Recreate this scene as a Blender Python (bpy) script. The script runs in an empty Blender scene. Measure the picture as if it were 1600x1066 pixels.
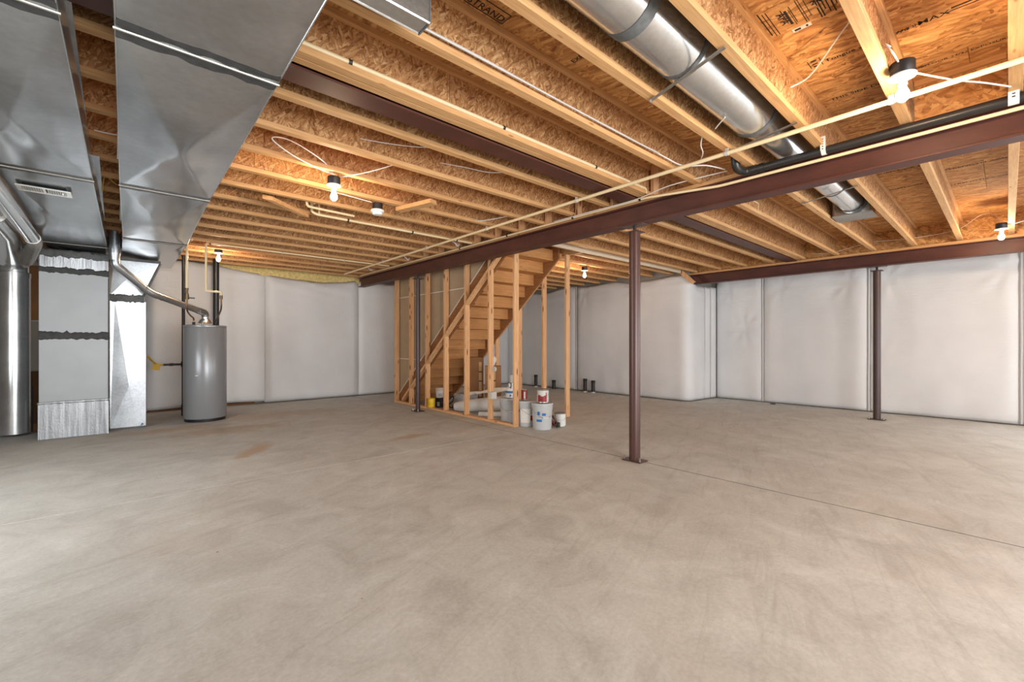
import bpy, math, random
from mathutils import Vector, Matrix, noise as mnoise
random.seed(7)
SC = bpy.context.scene
COL = SC.collection
PI = math.pi

# ------------------------------------------------------------------ camera, light, exposure
cam_d = bpy.data.cameras.new('camera')
cam = bpy.data.objects.new('camera', cam_d)
COL.objects.link(cam)
cam.location = (0, 0, 1.23)
cam.rotation_euler = (PI/2, 0, -math.atan2(0.6666, 0.7454))
cam_d.sensor_width = 36
cam_d.lens = 693/1600*36
cam_d.shift_y = 3/1600
cam_d.clip_start = 0.05
SC.camera = cam

world = bpy.data.worlds.new('world')
SC.world = world
world.use_nodes = True
bg = world.node_tree.nodes['Background']
bg.inputs[0].default_value = (0.92, 0.96, 1.0, 1)
bg.inputs[1].default_value = 1.5

def area(name, loc, rot, sx, sy, power, col):
    d = bpy.data.lights.new(name, 'AREA')
    d.shape = 'RECTANGLE'; d.size = sx; d.size_y = sy
    d.energy = power; d.color = col
    o = bpy.data.objects.new(name, d)
    o.location = loc; o.rotation_euler = rot
    COL.objects.link(o)
    return o
DAY = (0.93, 0.97, 1.0)
# daylight through the two big walk-out openings in the wall behind the camera; unseen side-wall openings and lamps are added to brighten the back
area('daylight_walkout', (1.2, -3.42, 1.2), (PI/2, 0, 0), 3.6, 2.1, 245, DAY)
area('daylight_walkout_second', (6.0, -3.42, 1.2), (PI/2, 0, 0), 3.6, 2.1, 85, DAY)
area('added_fill_side', (-2.28, 4.4, 1.45), (PI/2, 0, -PI/2), 3.0, 1.5, 65, DAY)  # added lamp brightening the back-left floor and wall, no known window here
area('added_daylight_right', (10.0, -1.9, 1.35), (PI/2, 0, PI/2), 2.2, 1.7, 70, DAY)  # added to lift the back of the room; daylight does come from the right
BULB = 430.0
SC.view_settings.view_transform = 'Standard'
SC.view_settings.look = 'None'
SC.view_settings.gamma = 1
SC.view_settings.use_curve_mapping = False
SC.view_settings.exposure = 0.45
SC.cycles.max_bounces = 10
SC.cycles.diffuse_bounces = 6
SC.cycles.caustics_reflective = False
SC.cycles.caustics_refractive = False
SC.cycles.sample_clamp_indirect = 6

# ------------------------------------------------------------------ materials
class T:
    def __init__(s, name):
        s.m = bpy.data.materials.new(name); s.m.use_nodes = True
        s.t = s.m.node_tree; s.b = s.t.nodes['Principled BSDF']
    def n(s, ty, props=None, **ins):
        nd = s.t.nodes.new(ty)
        for k, v in (props or {}).items(): setattr(nd, k, v)
        for k, v in ins.items():
            key = int(k[1:]) if k[0] == '_' and k[1:].isdigit() else k.replace('_', ' ')
            s.set(nd.inputs[key], v)
        return nd
    def set(s, inp, v):
        if isinstance(v, bpy.types.NodeSocket): s.t.links.new(v, inp)
        else: inp.default_value = v
    def p(s, **ins):
        for k, v in ins.items(): s.set(s.b.inputs[k.replace('_', ' ')], v)
    def coord(s, scale=(1, 1, 1), rot=(0, 0, 0), rand=False):
        c = s.n('ShaderNodeTexCoord').outputs['Object']
        if rand:
            r = s.n('ShaderNodeObjectInfo').outputs['Random']
            r = s.n('ShaderNodeMath', {'operation': 'MULTIPLY'}, _0=r, _1=37.0).outputs[0]
            c = s.n('ShaderNodeVectorMath', {'operation': 'ADD'}, _0=c, _1=r).outputs[0]
        c = s.n('ShaderNodeMapping', None, Vector=c, Rotation=rot).outputs[0]
        return s.n('ShaderNodeVectorMath', {'operation': 'MULTIPLY'}, _0=c, _1=scale).outputs[0]
    def noise(s, vec, scale, detail=3, rough=.55, dist=0):
        return s.n('ShaderNodeTexNoise', None, Vector=vec, Scale=scale, Detail=detail, Roughness=rough, Distortion=dist).outputs['Fac']
    def ramp(s, fac, stops, interp='LINEAR'):
        r = s.n('ShaderNodeValToRGB', None, Fac=fac)
        cr = r.color_ramp; cr.interpolation = interp
        while len(cr.elements) < len(stops): cr.elements.new(0.5)
        for e, (p, c) in zip(cr.elements, stops):
            e.position = p; e.color = tuple(c) + (1,) if len(c) == 3 else c
        return r.outputs[0]
    def mix(s, fac, a, b, mode='MIX'):
        nd = s.n('ShaderNodeMix', {'data_type': 'RGBA', 'blend_type': mode})
        s.set(nd.inputs[0], fac)
        for i, v in ((6, a), (7, b)):
            if isinstance(v, tuple) and len(v) == 3: v = v + (1,)
            s.set(nd.inputs[i], v)
        return nd.outputs[2]
    def math(s, op, a, b=0.0):
        return s.n('ShaderNodeMath', {'operation': op}, _0=a, _1=b).outputs[0]
    def bump(s, h, strength=.3, dist=.01):
        s.p(Normal=s.n('ShaderNodeBump', None, Height=h, Strength=strength, Distance=dist).outputs[0])

def plain(name, col, rough=.5, metal=0.0, spec=None, var=0.0, scale=8):
    t = T(name)
    c = tuple(col) + (1,)
    if var:
        f = t.noise(t.coord(), scale, 4)
        c = t.ramp(f, [(.3, [x*(1-var) for x in col]), (.7, [min(1, x*(1+var)) for x in col])])
    t.p(Base_Color=c, Roughness=rough, Metallic=metal)
    if spec is not None: t.p(Specular_IOR_Level=spec)
    return t.m

def lin(r, g, b):
    f = lambda x: (x/255/12.92 if x/255 <= .04045 else ((x/255+.055)/1.055)**2.4)
    return (f(r), f(g), f(b))

def osb(name, tones, axes, scale, mixscale=6, rand=True, bump=.25):
    """oriented strand board: long flat voronoi cells in two or three directions"""
    t = T(name)
    base = t.coord(rand=rand)
    wob = t.n('ShaderNodeTexNoise', None, Vector=base, Scale=9.0, Detail=2.0).outputs['Color']
    base = t.n('ShaderNodeVectorMath', {'operation': 'ADD'}, _0=base,
               _1=t.n('ShaderNodeVectorMath', {'operation': 'MULTIPLY'}, _0=wob, _1=(.018, .018, .018)).outputs[0]).outputs[0]
    col = None; hgt = None
    for i, rot in enumerate(axes):
        v = t.n('ShaderNodeMapping', None, Vector=base, Rotation=rot).outputs[0]
        v = t.n('ShaderNodeVectorMath', {'operation': 'MULTIPLY'}, _0=v, _1=scale).outputs[0]
        vo = t.n('ShaderNodeTexVoronoi', None, Vector=v, Scale=1.0)
        val = t.n('ShaderNodeSeparateColor', None, Color=vo.outputs['Color']).outputs[0]
        gr = t.noise(t.n('ShaderNodeVectorMath', {'operation': 'MULTIPLY'}, _0=v, _1=(.6, 4, 4)).outputs[0], 2.0, 3)
        val2 = t.math('ADD', t.math('MULTIPLY', val, .75), t.math('MULTIPLY', gr, .3))
        c = t.ramp(val2, [(k/(len(tones)-1), c) for k, c in enumerate(tones)])
        dk = t.ramp(vo.outputs['Distance'], [(.45, (1, 1, 1)), (.95, (.55, .45, .38))])
        c = t.mix(1.0, c, dk, 'MULTIPLY')
        if col is None: col, hgt = c, val
        else:
            m = t.noise(base, mixscale*(1+.4*i), 2, .6, 1.5)
            m = t.ramp(m, [(.49, (0, 0, 0)), (.51, (1, 1, 1))])
            col = t.mix(m, col, c); hgt = t.mix(m, hgt, val)
    big = t.ramp(t.noise(base, 1.3, 3), [(.35, (.84, .80, .76)), (.65, (1.06, 1.06, 1.04))])
    col = t.mix(1.0, col, big, 'MULTIPLY')
    t.p(Base_Color=col, Roughness=.72, Specular_IOR_Level=.25)
    t.bump(hgt, bump, .006)
    return t.m

M = {}
web_t = [lin(116, 70, 38), lin(176, 126, 80), lin(200, 152, 104), lin(228, 190, 142)]
sub_t = [lin(142, 92, 50), lin(200, 146, 90), lin(218, 168, 108), lin(232, 188, 130)]
M['web'] = osb('joist_web_strand_board', web_t, [(0, 1.25, 0), (0, 1.9, 0), (0, .75, 0)], (15, 40, 84), 9)
M['sub'] = osb('subfloor_strand_board', sub_t, [(0, 0, PI/2), (0, 0, PI/2+.22), (0, 0, PI/2-.3)], (6, 34, 20), 4)
M['rim'] = osb('rim_strand_board', sub_t, [(0, 0, PI/2), (.5, 0, PI/2), (-.7, 0, PI/2)], (9, 30, 44), 5)


def lumber(name, a, b, knots, axis='X', rough=.65, kn=(.05, .12)):
    t = T(name)
    sc = {'X': (1.2, 22, 22), 'Y': (22, 1.2, 22), 'Z': (22, 22, 1.2)}[axis]
    c = t.coord(sc, rand=True)
    g = t.noise(c, 1.0, 4, .6, 1.2)
    col = t.ramp(g, [(.28, a), (.5, [(x+y)/2 for x, y in zip(a, b)]), (.72, b)])
    fine = t.noise(t.n('ShaderNodeVectorMath', {'operation': 'MULTIPLY'}, _0=c, _1=(5, 5, 5)).outputs[0], 1.0, 2)
    col = t.mix(.35, col, t.ramp(fine, [(.3, [x*.7 for x in a]), (.7, b)]))
    if knots:
        ks = {'X': (3.2, 14, 14), 'Y': (14, 3.2, 14), 'Z': (14, 14, 3.2)}[axis]
        vo = t.n('ShaderNodeTexVoronoi', None, Vector=t.coord(ks, rand=True), Scale=1.0).outputs['Distance']
        kf = t.ramp(vo, [(kn[0], (1, 1, 1)), (kn[1], (0, 0, 0))])
        col = t.mix(kf, col, tuple(knots))
    t.p(Base_Color=col, Roughness=rough, Specular_IOR_Level=.3)
    t.bump(g, .12, .004)
    return t.m
pine_a, pine_b = lin(190, 140, 88), lin(220, 174, 122)
M['flange'] = lumber('joist_flange_lumber', pine_a, pine_b, lin(150, 98, 50), 'X')
M['flangeY'] = lumber('blocking_lumber', pine_a, pine_b, lin(150, 98, 50), 'Y')
fir_a, fir_b = lin(206, 148, 98), lin(236, 190, 142)
M['stud'] = lumber('fir_stud_lumber', fir_a, fir_b, lin(130, 74, 38), 'Z', kn=(.11, .22))
M['plate'] = lumber('fir_plate_lumber', fir_a, fir_b, lin(130, 74, 38), 'Y')
M['stairosb'] = lumber('stair_riser_board', lin(186, 128, 74), lin(216, 160, 102), lin(150, 96, 52), 'X')
M['string'] = lumber('stair_stringer_lumber', lin(128, 82, 46), lin(166, 112, 66), lin(100, 58, 28), 'Y')
M['lvl'] = lumber('pale_header_lumber', lin(214, 190, 160), lin(236, 216, 190), None, 'X')

def galv(name, lo, hi, rough, spang=28, wave=.10):
    t = T(name)
    c = t.coord()
    n = t.noise(c, 2.2, 4)
    v = t.noise(c, float(spang), 2)
    v = t.math('ADD', t.math('MULTIPLY', v, .3), t.math('MULTIPLY', n, .7))
    t.p(Base_Color=t.ramp(v, [(.35, lo), (.65, hi)]), Metallic=.9,
        Roughness=t.n('ShaderNodeMapRange', None, Value=n, From_Min=.3, From_Max=.7, To_Min=rough-.03, To_Max=rough+.05).outputs[0])
    t.bump(t.noise(c, 1.4, 2), wave, .05)
    return t.m
M['duct'] = galv('galvanized_duct_sheet', lin(186, 190, 193), lin(212, 216, 219), .20)
M['galv'] = galv('galvanized_pipe_sheet', lin(206, 208, 208), lin(232, 234, 234), .20, 40)
M['drop'] = galv('matte_galvanized_sheet', lin(150, 153, 156), lin(190, 193, 196), .34, 40)
M['galvdull'] = galv('dull_galvanized_strap', lin(150, 146, 140), lin(190, 186, 178), .42, 60)
M['cabinet'] = plain('grey_cabinet_sheet', lin(156, 159, 160), .40, .15, var=.05, scale=3)
M['mastic'] = plain('grey_duct_mastic', lin(96, 97, 97), .75, 0, var=.22, scale=26)
M['masticdark'] = plain('dark_duct_mastic', lin(64, 64, 64), .8, 0, var=.3, scale=22)

def foil():
    t = T('crinkled_foil_tape')
    c = t.coord((26, 26, 1.6))
    n = t.noise(c, 1.0, 4)
    n2 = t.noise(t.coord((60, 60, 40)), 1.0, 3)
    t.p(Base_Color=t.ramp(n, [(.3, lin(128, 130, 132)), (.7, lin(186, 188, 190))]), Metallic=.7, Roughness=.42)
    t.bump(t.math('ADD', n, t.math('MULTIPLY', n2, .4)), .5, .01)
    return t.m
M['foil'] = foil()

def steel(name, a, b, rust):
    t = T(name)
    n = t.noise(t.coord((1, 1, 3)), 3.0, 5)
    c = t.ramp(n, [(.3, a), (.7, b)])
    r = t.ramp(t.noise(t.coord((1.0, 1.6, 9)), 4.0, 6, .7), [(.62, (0, 0, 0)), (.74, (1, 1, 1))])
    c = t.mix(t.math('MULTIPLY', r, .45), c, tuple(rust))
    t.p(Base_Color=c, Roughness=.48, Specular_IOR_Level=.4)
    return t.m
M['steel'] = steel('red_oxide_steel', lin(70, 38, 30), lin(92, 50, 40), lin(140, 84, 60))
M['column'] = plain('brown_column_paint', lin(82, 54, 48), .34, .1, var=.1, scale=5)
M['columndark'] = plain('dark_column_paint', lin(74, 56, 54), .4, .1, var=.1, scale=5)

def concrete():
    t = T('grey_tan_concrete')
    c = t.coord()
    n1 = t.noise(c, .55, 5, .6, .6)
    n2 = t.noise(t.coord((1, 1, 1), (0, 0, .6)), 2.6, 7, .68, .9)
    n3 = t.noise(c, 46, 4, .7)
    col = t.ramp(n1, [(.36, lin(190, 184, 176)), (.5, lin(206, 202, 195)), (.64, lin(219, 216, 211))])
    col = t.mix(.6, col, t.ramp(n2, [(.34, lin(170, 162, 153)), (.46, lin(198, 192, 184)), (.56, lin(212, 206, 198)), (.68, lin(230, 226, 220))]))
    col = t.mix(.25, col, t.ramp(n3, [(.35, lin(176, 168, 158)), (.65, lin(226, 222, 214))]))
    # long trowel streaks
    st = t.noise(t.coord((.7, 5.5, 1), (0, 0, -.35)), 1.6, 6, .72, 1.0)
    col = t.mix(t.ramp(st, [(.52, (0, 0, 0)), (.66, (.28, .28, .28))]), col, lin(160, 150, 140))
    st2 = t.noise(t.coord((5.0, .8, 1), (0, 0, .5)), 1.2, 6, .72, 1.0)
    col = t.mix(t.ramp(st2, [(.54, (0, 0, 0)), (.68, (.22, .22, .22))]), col, lin(226, 221, 214))
    # pinkish dusty areas
    pk = t.noise(t.coord((1, 1, 1), (0, 0, 1.0)), .8, 3)
    col = t.mix(t.ramp(pk, [(.52, (0, 0, 0)), (.72, (.16, .16, .16))]), col, lin(208, 186, 170))
    # the rusty clay stains in front of the water heater and the stairs
    for (x, y, rx, ry, a, k) in ((1.18, 5.75, .50, .17, -.95, .62), (2.85, 5.22, .42, .13, -.15, .55), (1.2, 7.35, .9, .4, .1, .42), (.55, 7.9, .9, .3, .0, .4), (2.1, 8.4, 1.6, .5, .1, .28)):
        v = t.n('ShaderNodeVectorMath', {'operation': 'SUBTRACT'}, _0=c, _1=(x, y, 0)).outputs[0]
        v = t.n('ShaderNodeMapping', None, Vector=v, Rotation=(0, 0, a)).outputs[0]
        v = t.n('ShaderNodeVectorMath', {'operation': 'MULTIPLY'}, _0=v, _1=(1/rx, 1/ry, 0)).outputs[0]
        d = t.n('ShaderNodeVectorMath', {'operation': 'LENGTH'}, _0=v).outputs['Value']
        d = t.math('ADD', d, t.math('MULTIPLY', t.math('SUBTRACT', t.noise(c, 5.0, 4), .5), 1.8))
        col = t.mix(t.math('MULTIPLY', t.ramp(d, [(.35, (1, 1, 1)), (.95, (0, 0, 0))]), k), col, lin(186, 142, 98))
    # a pale drip ring
    for (x, y, r) in ((.25, 2.60, .11),):
        v = t.n('ShaderNodeVectorMath', {'operation': 'SUBTRACT'}, _0=c, _1=(x, y, 0)).outputs[0]
        d = t.n('ShaderNodeVectorMath', {'operation': 'LENGTH'}, _0=v).outputs['Value']
        f = t.math('LESS_THAN', t.math('ABSOLUTE', t.math('SUBTRACT', d, r)), .003)
        f = t.math('MULTIPLY', f, t.ramp(t.noise(c, 7, 2), [(.48, (0, 0, 0)), (.56, (.6, .6, .6))]))
        col = t.mix(f, col, lin(214, 206, 196))
    col = t.mix(1.0, col, (.93, .985, 1.0), 'MULTIPLY')
    # dark specks
    vo = t.n('ShaderNodeTexVoronoi', None, Vector=c, Scale=3.0).outputs['Distance']
    col = t.mix(t.math('MULTIPLY', t.math('LESS_THAN', vo, .022), .7), col, lin(84, 70, 58))
    t.p(Base_Color=col, Roughness=t.n('ShaderNodeMapRange', None, Value=n2, From_Min=.3, From_Max=.7, To_Min=.5, To_Max=.72).outputs[0], Specular_IOR_Level=.35)
    t.bump(t.math('ADD', n3, t.math('MULTIPLY', n2, 1.5)), .10, .01)
    return t.m
M['concrete'] = concrete()
M['joint'] = plain('saw_cut_joint', lin(44, 35, 30), .9, 0, var=.2, scale=10)

def vinyl():
    t = T('white_vinyl_insulation_facing')
    c = t.coord()
    n = t.noise(c, 5.0, 5, .6, 1.0)
    t.p(Base_Color=t.ramp(t.noise(c, .9, 3), [(.3, lin(220, 221, 223)), (.7, lin(232, 233, 234))]), Roughness=.46, Specular_IOR_Level=.4)
    wv = t.noise(t.coord((3, 3, 40)), 1.0, 3)
    t.bump(t.math('ADD', n, t.math('MULTIPLY', wv, .4)), .30, .02)
    return t.m
M['vinyl'] = vinyl()
M['seam'] = plain('seam_tape', lin(196, 196, 196), .4)
M['batt'] = plain('yellow_fiberglass', lin(226, 204, 138), .95, 0, var=.25, scale=18)
M['rawconc'] = plain('foundation_concrete', lin(150, 146, 140), .85, 0, var=.12, scale=3)
M['gyp'] = plain('drywall_back_paper', lin(176, 152, 122), .85, 0, var=.06, scale=4)
M['gypedge'] = plain('drywall_cut_edge', lin(232, 226, 214), .8)
M['heater'] = plain('grey_heater_enamel', lin(146, 148, 150), .26, .15)
M['black'] = plain('black_plastic', lin(26, 26, 27), .45)
M['abs'] = plain('black_drain_pipe', lin(38, 37, 37), .38)
M['iron'] = plain('black_iron_pipe', lin(46, 44, 44), .5, .4)
M['copper'] = plain('dull_copper', lin(126, 88, 64), .4, .8, var=.2, scale=30)
M['brass'] = plain('valve_brass', lin(110, 92, 66), .4, .8)
M['cpvc'] = plain('cream_plastic_pipe', lin(232, 210, 168), .4)
M['wire'] = plain('white_cable_jacket', lin(228, 226, 220), .45)
M['wiregrey'] = plain('grey_cable_jacket', lin(188, 186, 182), .45)
M['wireyel'] = plain('yellow_cable_jacket', lin(196, 160, 70), .5)
M['white'] = plain('white_plastic', lin(226, 226, 222), .4)
M['offwhite'] = plain('off_white_plastic', lin(206, 204, 196), .45)
M['bucketgrey'] = plain('grey_bucket_plastic', lin(188, 190, 190), .4)
M['tin'] = plain('paint_can_tin', lin(170, 168, 160), .3, .85)
M['red'] = plain('red_label', lin(150, 34, 38), .45)
M['blue'] = plain('blue_tape', lin(38, 108, 176), .55)
M['bluelabel'] = plain('blue_label', lin(60, 110, 160), .45)
M['yellow'] = plain('yellow_can', lin(232, 190, 30), .4)
M['tag'] = plain('yellow_tag', lin(206, 166, 40), .5)
M['card'] = plain('brown_cardboard', lin(150, 106, 68), .85, 0, var=.08, scale=6)
M['carddark'] = plain('dark_cardboard', lin(112, 76, 50), .85, 0, var=.1, scale=6)
M['cardlight'] = plain('light_cardboard', lin(206, 166, 118), .85)
M['cloth'] = plain('cream_sheet', lin(214, 202, 182), .85, 0, var=.06, scale=6)
M['paper'] = plain('white_sheet_roll', lin(214, 212, 206), .6, 0, var=.04, scale=4)
M['ink'] = plain('black_stamp_ink', lin(34, 24, 18), .8)
M['glove'] = plain('white_paper_label', lin(226, 224, 218), .7)
M['darkred'] = plain('dark_red_plastic', lin(96, 40, 40), .5)
M['green'] = plain('dark_green_plastic', lin(40, 62, 50), .5)
M['rubber'] = plain('dark_rubber', lin(30, 30, 30), .7)
def glow():
    t = T('lit_bulb_glass')
    t.p(Base_Color=(1, 1, 1, 1), Emission_Color=(1.0, .72, .46, 1), Emission_Strength=BULB)
    return t.m
M['glow'] = glow()

# ------------------------------------------------------------------ mesh builder
class MB:
    def __init__(s): s.v = []; s.f = []; s.mi = []
    def add(s, vs, fs, m=0):
        b = len(s.v); s.v += [tuple(v) for v in vs]
        s.f += [tuple(b+i for i in f) for f in fs]; s.mi += [m]*len(fs); return s
    def box(s, x0, x1, y0, y1, z0, z1, m=0):
        return s.add([(x0,y0,z0),(x1,y0,z0),(x1,y1,z0),(x0,y1,z0),(x0,y0,z1),(x1,y0,z1),(x1,y1,z1),(x0,y1,z1)],
                     [(0,3,2,1),(4,5,6,7),(0,1,5,4),(1,2,6,5),(2,3,7,6),(3,0,4,7)], m)
    def hexa(s, lo, hi, m=0):          # two quads of four corners each, lower then upper
        return s.add(list(lo)+list(hi), [(0,3,2,1),(4,5,6,7),(0,1,5,4),(1,2,6,5),(2,3,7,6),(3,0,4,7)], m)
    def prism(s, poly, axis, a, b, m=0):   # poly in the two other axes, extruded along axis
        n = len(poly)
        def P(p, t):
            return {'X': (t, p[0], p[1]), 'Y': (p[0], t, p[1]), 'Z': (p[0], p[1], t)}[axis]
        vs = [P(p, a) for p in poly]+[P(p, b) for p in poly]
        fs = [tuple(range(n-1, -1, -1)), tuple(range(n, 2*n))]+[(i, (i+1) % n, n+(i+1) % n, n+i) for i in range(n)]
        return s.add(vs, fs, m)
    def tube(s, pts, r, n=10, caps=True, m=0, up=None):
        pts = [Vector(p) for p in pts]; rs = r if isinstance(r, (list, tuple)) else [r]*len(pts)
        prev = None; rings = []
        for i, p in enumerate(pts):
            d0 = (pts[i]-pts[i-1]).normalized() if i else (pts[1]-pts[0]).normalized()
            d1 = (pts[i+1]-pts[i]).normalized() if i < len(pts)-1 else d0
            d = (d0+d1)
            d = d.normalized() if d.length > 1e-6 else d0
            k = 1/max(.35, d.dot(d0))
            if prev is None:
                u = d.cross(Vector((0, 0, 1)))
                if u.length < 1e-3: u = d.cross(Vector((1, 0, 0)))
                u.normalize()
            else:
                u = prev-d*prev.dot(d); u.normalize()
            prev = u; w = d.cross(u)
            ring = []
            for j in range(n):
                a = 2*PI*j/n
                ring.append(p+(u*math.cos(a)+w*math.sin(a))*rs[i])
            rings.append(ring)
        vs = [v for rg in rings for v in rg]; fs = []
        for i in range(len(rings)-1):
            for j in range(n):
                fs.append((i*n+j, i*n+(j+1) % n, (i+1)*n+(j+1) % n, (i+1)*n+j))
        if caps:
            fs.append(tuple(range(n-1, -1, -1))); L = (len(rings)-1)*n
            fs.append(tuple(range(L, L+n)))
        return s.add(vs, fs, m)
    def lathe(s, prof, c=(0, 0, 0), n=24, m=0, axis='Z'):
        vs = []; fs = []
        for (r, z) in prof:
            for j in range(n):
                a = 2*PI*j/n
                q = (r*math.cos(a), r*math.sin(a), z)
                if axis == 'X': q = (q[2], q[0], q[1])
                if axis == 'Y': q = (q[1], q[2], q[0])
                vs.append((c[0]+q[0], c[1]+q[1], c[2]+q[2]))
        for i in range(len(prof)-1):
            for j in range(n):
                fs.append((i*n+j, i*n+(j+1) % n, (i+1)*n+(j+1) % n, (i+1)*n+j))
        if prof[0][0] > 1e-5: fs.append(tuple(range(n-1, -1, -1)))
        if prof[-1][0] > 1e-5: fs.append(tuple(range((len(prof)-1)*n, len(prof)*n)))
        return s.add(vs, fs, m)
    def grid(s, P, nu, nv, m=0):
        vs = [P(i/nu, j/nv) for j in range(nv+1) for i in range(nu+1)]
        fs = [(j*(nu+1)+i, j*(nu+1)+i+1, (j+1)*(nu+1)+i+1, (j+1)*(nu+1)+i) for j in range(nv) for i in range(nu)]
        return s.add(vs, fs, m)
    def build(s, name, mat, parent=None, smooth=False, bevel=0, label=None, solid=0):
        off = Vector((0, 0, 0)); q = parent
        while q is not None: off += q.location; q = q.parent
        me = bpy.data.meshes.new(name)
        me.from_pydata([Vector(v)-off for v in s.v], [], s.f)
        for m_ in (mat if isinstance(mat, (list, tuple)) else [mat]): me.materials.append(M[m_])
        for p, i in zip(me.polygons, s.mi): p.material_index = i
        if smooth:
            me.polygons.foreach_set('use_smooth', [True]*len(me.polygons))
            me.set_sharp_from_angle(angle=.7)
        me.validate(); me.update()
        o = bpy.data.objects.new(name, me); COL.objects.link(o)
        if parent is not None: o.parent = parent
        if bevel:
            b = o.modifiers.new('bevel', 'BEVEL'); b.width = bevel; b.segments = 1; b.limit_method = 'ANGLE'
        if solid:
            b = o.modifiers.new('solid', 'SOLIDIFY'); b.thickness = solid; b.offset = -1
        if label: o['label'] = label
        return o

def tag(o, label, cat, group=None, kind=None):
    o['label'] = label; o['category'] = cat
    if group: o['group'] = group
    if kind: o['kind'] = kind
    return o
def struct(o, label=None):
    o['kind'] = 'structure'
    if label: o['label'] = label
    return o
def thing(name, loc, label, cat, group=None):
    o = bpy.data.objects.new(name, None); o.empty_display_size = .1
    o.location = loc; COL.objects.link(o)
    return tag(o, label, cat, group)
def copy_tree(root, loc, label, group=None):
    r = root.copy(); COL.objects.link(r); r.location = loc; r['label'] = label
    if group: r['group'] = group
    for ch in list(root.children):
        c = ch.copy(); COL.objects.link(c); c.parent = r
        for g in list(ch.children):
            d = g.copy(); COL.objects.link(d); d.parent = c
    return r
def spline(pts, n=8):
    P = [Vector(p) for p in pts]; out = []
    for i in range(len(P)-1):
        p0 = P[max(i-1, 0)]; p1 = P[i]; p2 = P[i+1]; p3 = P[min(i+2, len(P)-1)]
        for k in range(n):
            t = k/n
            out.append(.5*((2*p1)+(p2-p0)*t+(2*p0-5*p1+4*p2-p3)*t*t+(3*p1-p0-3*p2+p3)*t**3))
    out.append(P[-1]); return out
def rounded(pts, r=.05, n=5):
    """polyline with its corners turned into small arcs"""
    P = [Vector(p) for p in pts]; out = [P[0]]
    for i in range(1, len(P)-1):
        a = (P[i-1]-P[i]); b = (P[i+1]-P[i]); k = min(r, a.length*.45, b.length*.45)
        s, e = P[i]+a.normalized()*k, P[i]+b.normalized()*k
        for j in range(n+1):
            t = j/n; out.append(s*(1-t)**2+P[i]*2*t*(1-t)+e*t*t)
    out.append(P[-1]); return out
ORD = ['first', 'second', 'third', 'fourth', 'fifth', 'sixth', 'seventh', 'eighth', 'ninth', 'tenth', 'eleventh', 'twelfth', 'thirteenth', 'fourteenth', 'fifteenth', 'sixteenth']
def N(x, y, z, s=1.0): return mnoise.noise(Vector((x*s, y*s, z*s)))

X0, X1, Y0, Y1 = -2.3, 10.12, -3.5, 10.25      # room
ZB, ZJ, ZS = 2.46, 2.70, 3.00                  # beam bottom, joist bottom, subfloor

# ------------------------------------------------------------------ floor: slabs with recessed joints
fl = MB().box(X0, X1+.3, Y0, Y1+.3, -.12, -.0013).build('floor', 'joint'); struct(fl, 'tan grey concrete basement floor with control joints')
for x0, x1, y0, y1 in ((X0, 4.0655, 4.535, Y1+.3), (X0, 4.0655, Y0, 4.525), (4.0795, 9.107, Y0, Y1+.3), (9.113, X1+.3, Y0, Y1+.3)):
    b = .001
    MB().hexa([(x0,y0,-.1),(x1,y0,-.1),(x1,y1,-.1),(x0,y1,-.1)], [(x0,y0,-b),(x1,y0,-b),(x1,y1,-b),(x0,y1,-b)])\
        .hexa([(x0,y0,-b),(x1,y0,-b),(x1,y1,-b),(x0,y1,-b)], [(x0+b,y0+b,0),(x1-b,y0+b,0),(x1-b,y1-b,0),(x0+b,y1-b,0)])\
        .build('concrete_slab', 'concrete', fl)

# ------------------------------------------------------------------ ceiling: subfloor panels
ce = MB().box(X0, X1+.3, Y0, Y1+.3, ZS+.022, ZS+.08).build('ceiling', 'joint'); struct(ce, 'strand board subfloor seen from below')
MB().box(X0, 4.064, 4.525, 4.532, -.05, -.0004).build('joint_filler', 'glove', fl)
row = 0; x = X0
while x < 9.3:
    y = Y0-1.22*(row % 2)
    while y < Y1+.3:
        ya, yb = max(y, Y0), min(y+2.44, Y1+.3)
        if yb-ya > .05:
            MB().box(x+.0015, min(x+1.22, X1)-.0015, ya+.0015, yb-.0015, ZS, ZS+.02).build('subfloor_panel', 'sub', ce)
        y += 2.44
    x += 1.22; row += 1
MB().box(9.46, X1+.3, Y0, Y1+.3, ZS, ZS+.02).build('subfloor_panel', 'sub', ce)
text_count = 0
def stamp(body, size, loc, base, up):
    cu = bpy.data.curves.new('stamp', 'FONT'); cu.body = body; cu.size = size; cu.resolution_u = 2; cu.offset = size*.012
    o = bpy.data.objects.new('tmp', cu); COL.objects.link(o)
    dg = bpy.context.evaluated_depsgraph_get()
    me = bpy.data.meshes.new_from_object(o.evaluated_get(dg)); bpy.data.objects.remove(o)
    b, u = Vector(base), Vector(up); mt = Matrix((b, u, b.cross(u))).transposed().to_4x4(); mt.translation = Vector(loc)
    me.transform(mt); me.materials.clear(); me.materials.append(M['ink'])
    q = bpy.data.objects.new('ink_stamp', me); COL.objects.link(q); q.parent = ce
    return q
def bars(rects, z=ZS-.0012):
    m = MB()
    for x0, x1, y0, y1 in rects: m.box(x0, x1, y0, y1, z, z+.001)
    return m.build('ink_stamp', 'ink', ce)
Zt = ZS-.0015
nY, nX, pX, pY = (0, -1, 0), (-1, 0, 0), (1, 0, 0), (0, 1, 0)
stamp('APA', .062, (2.66, .838, Zt), pX, nY)
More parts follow.
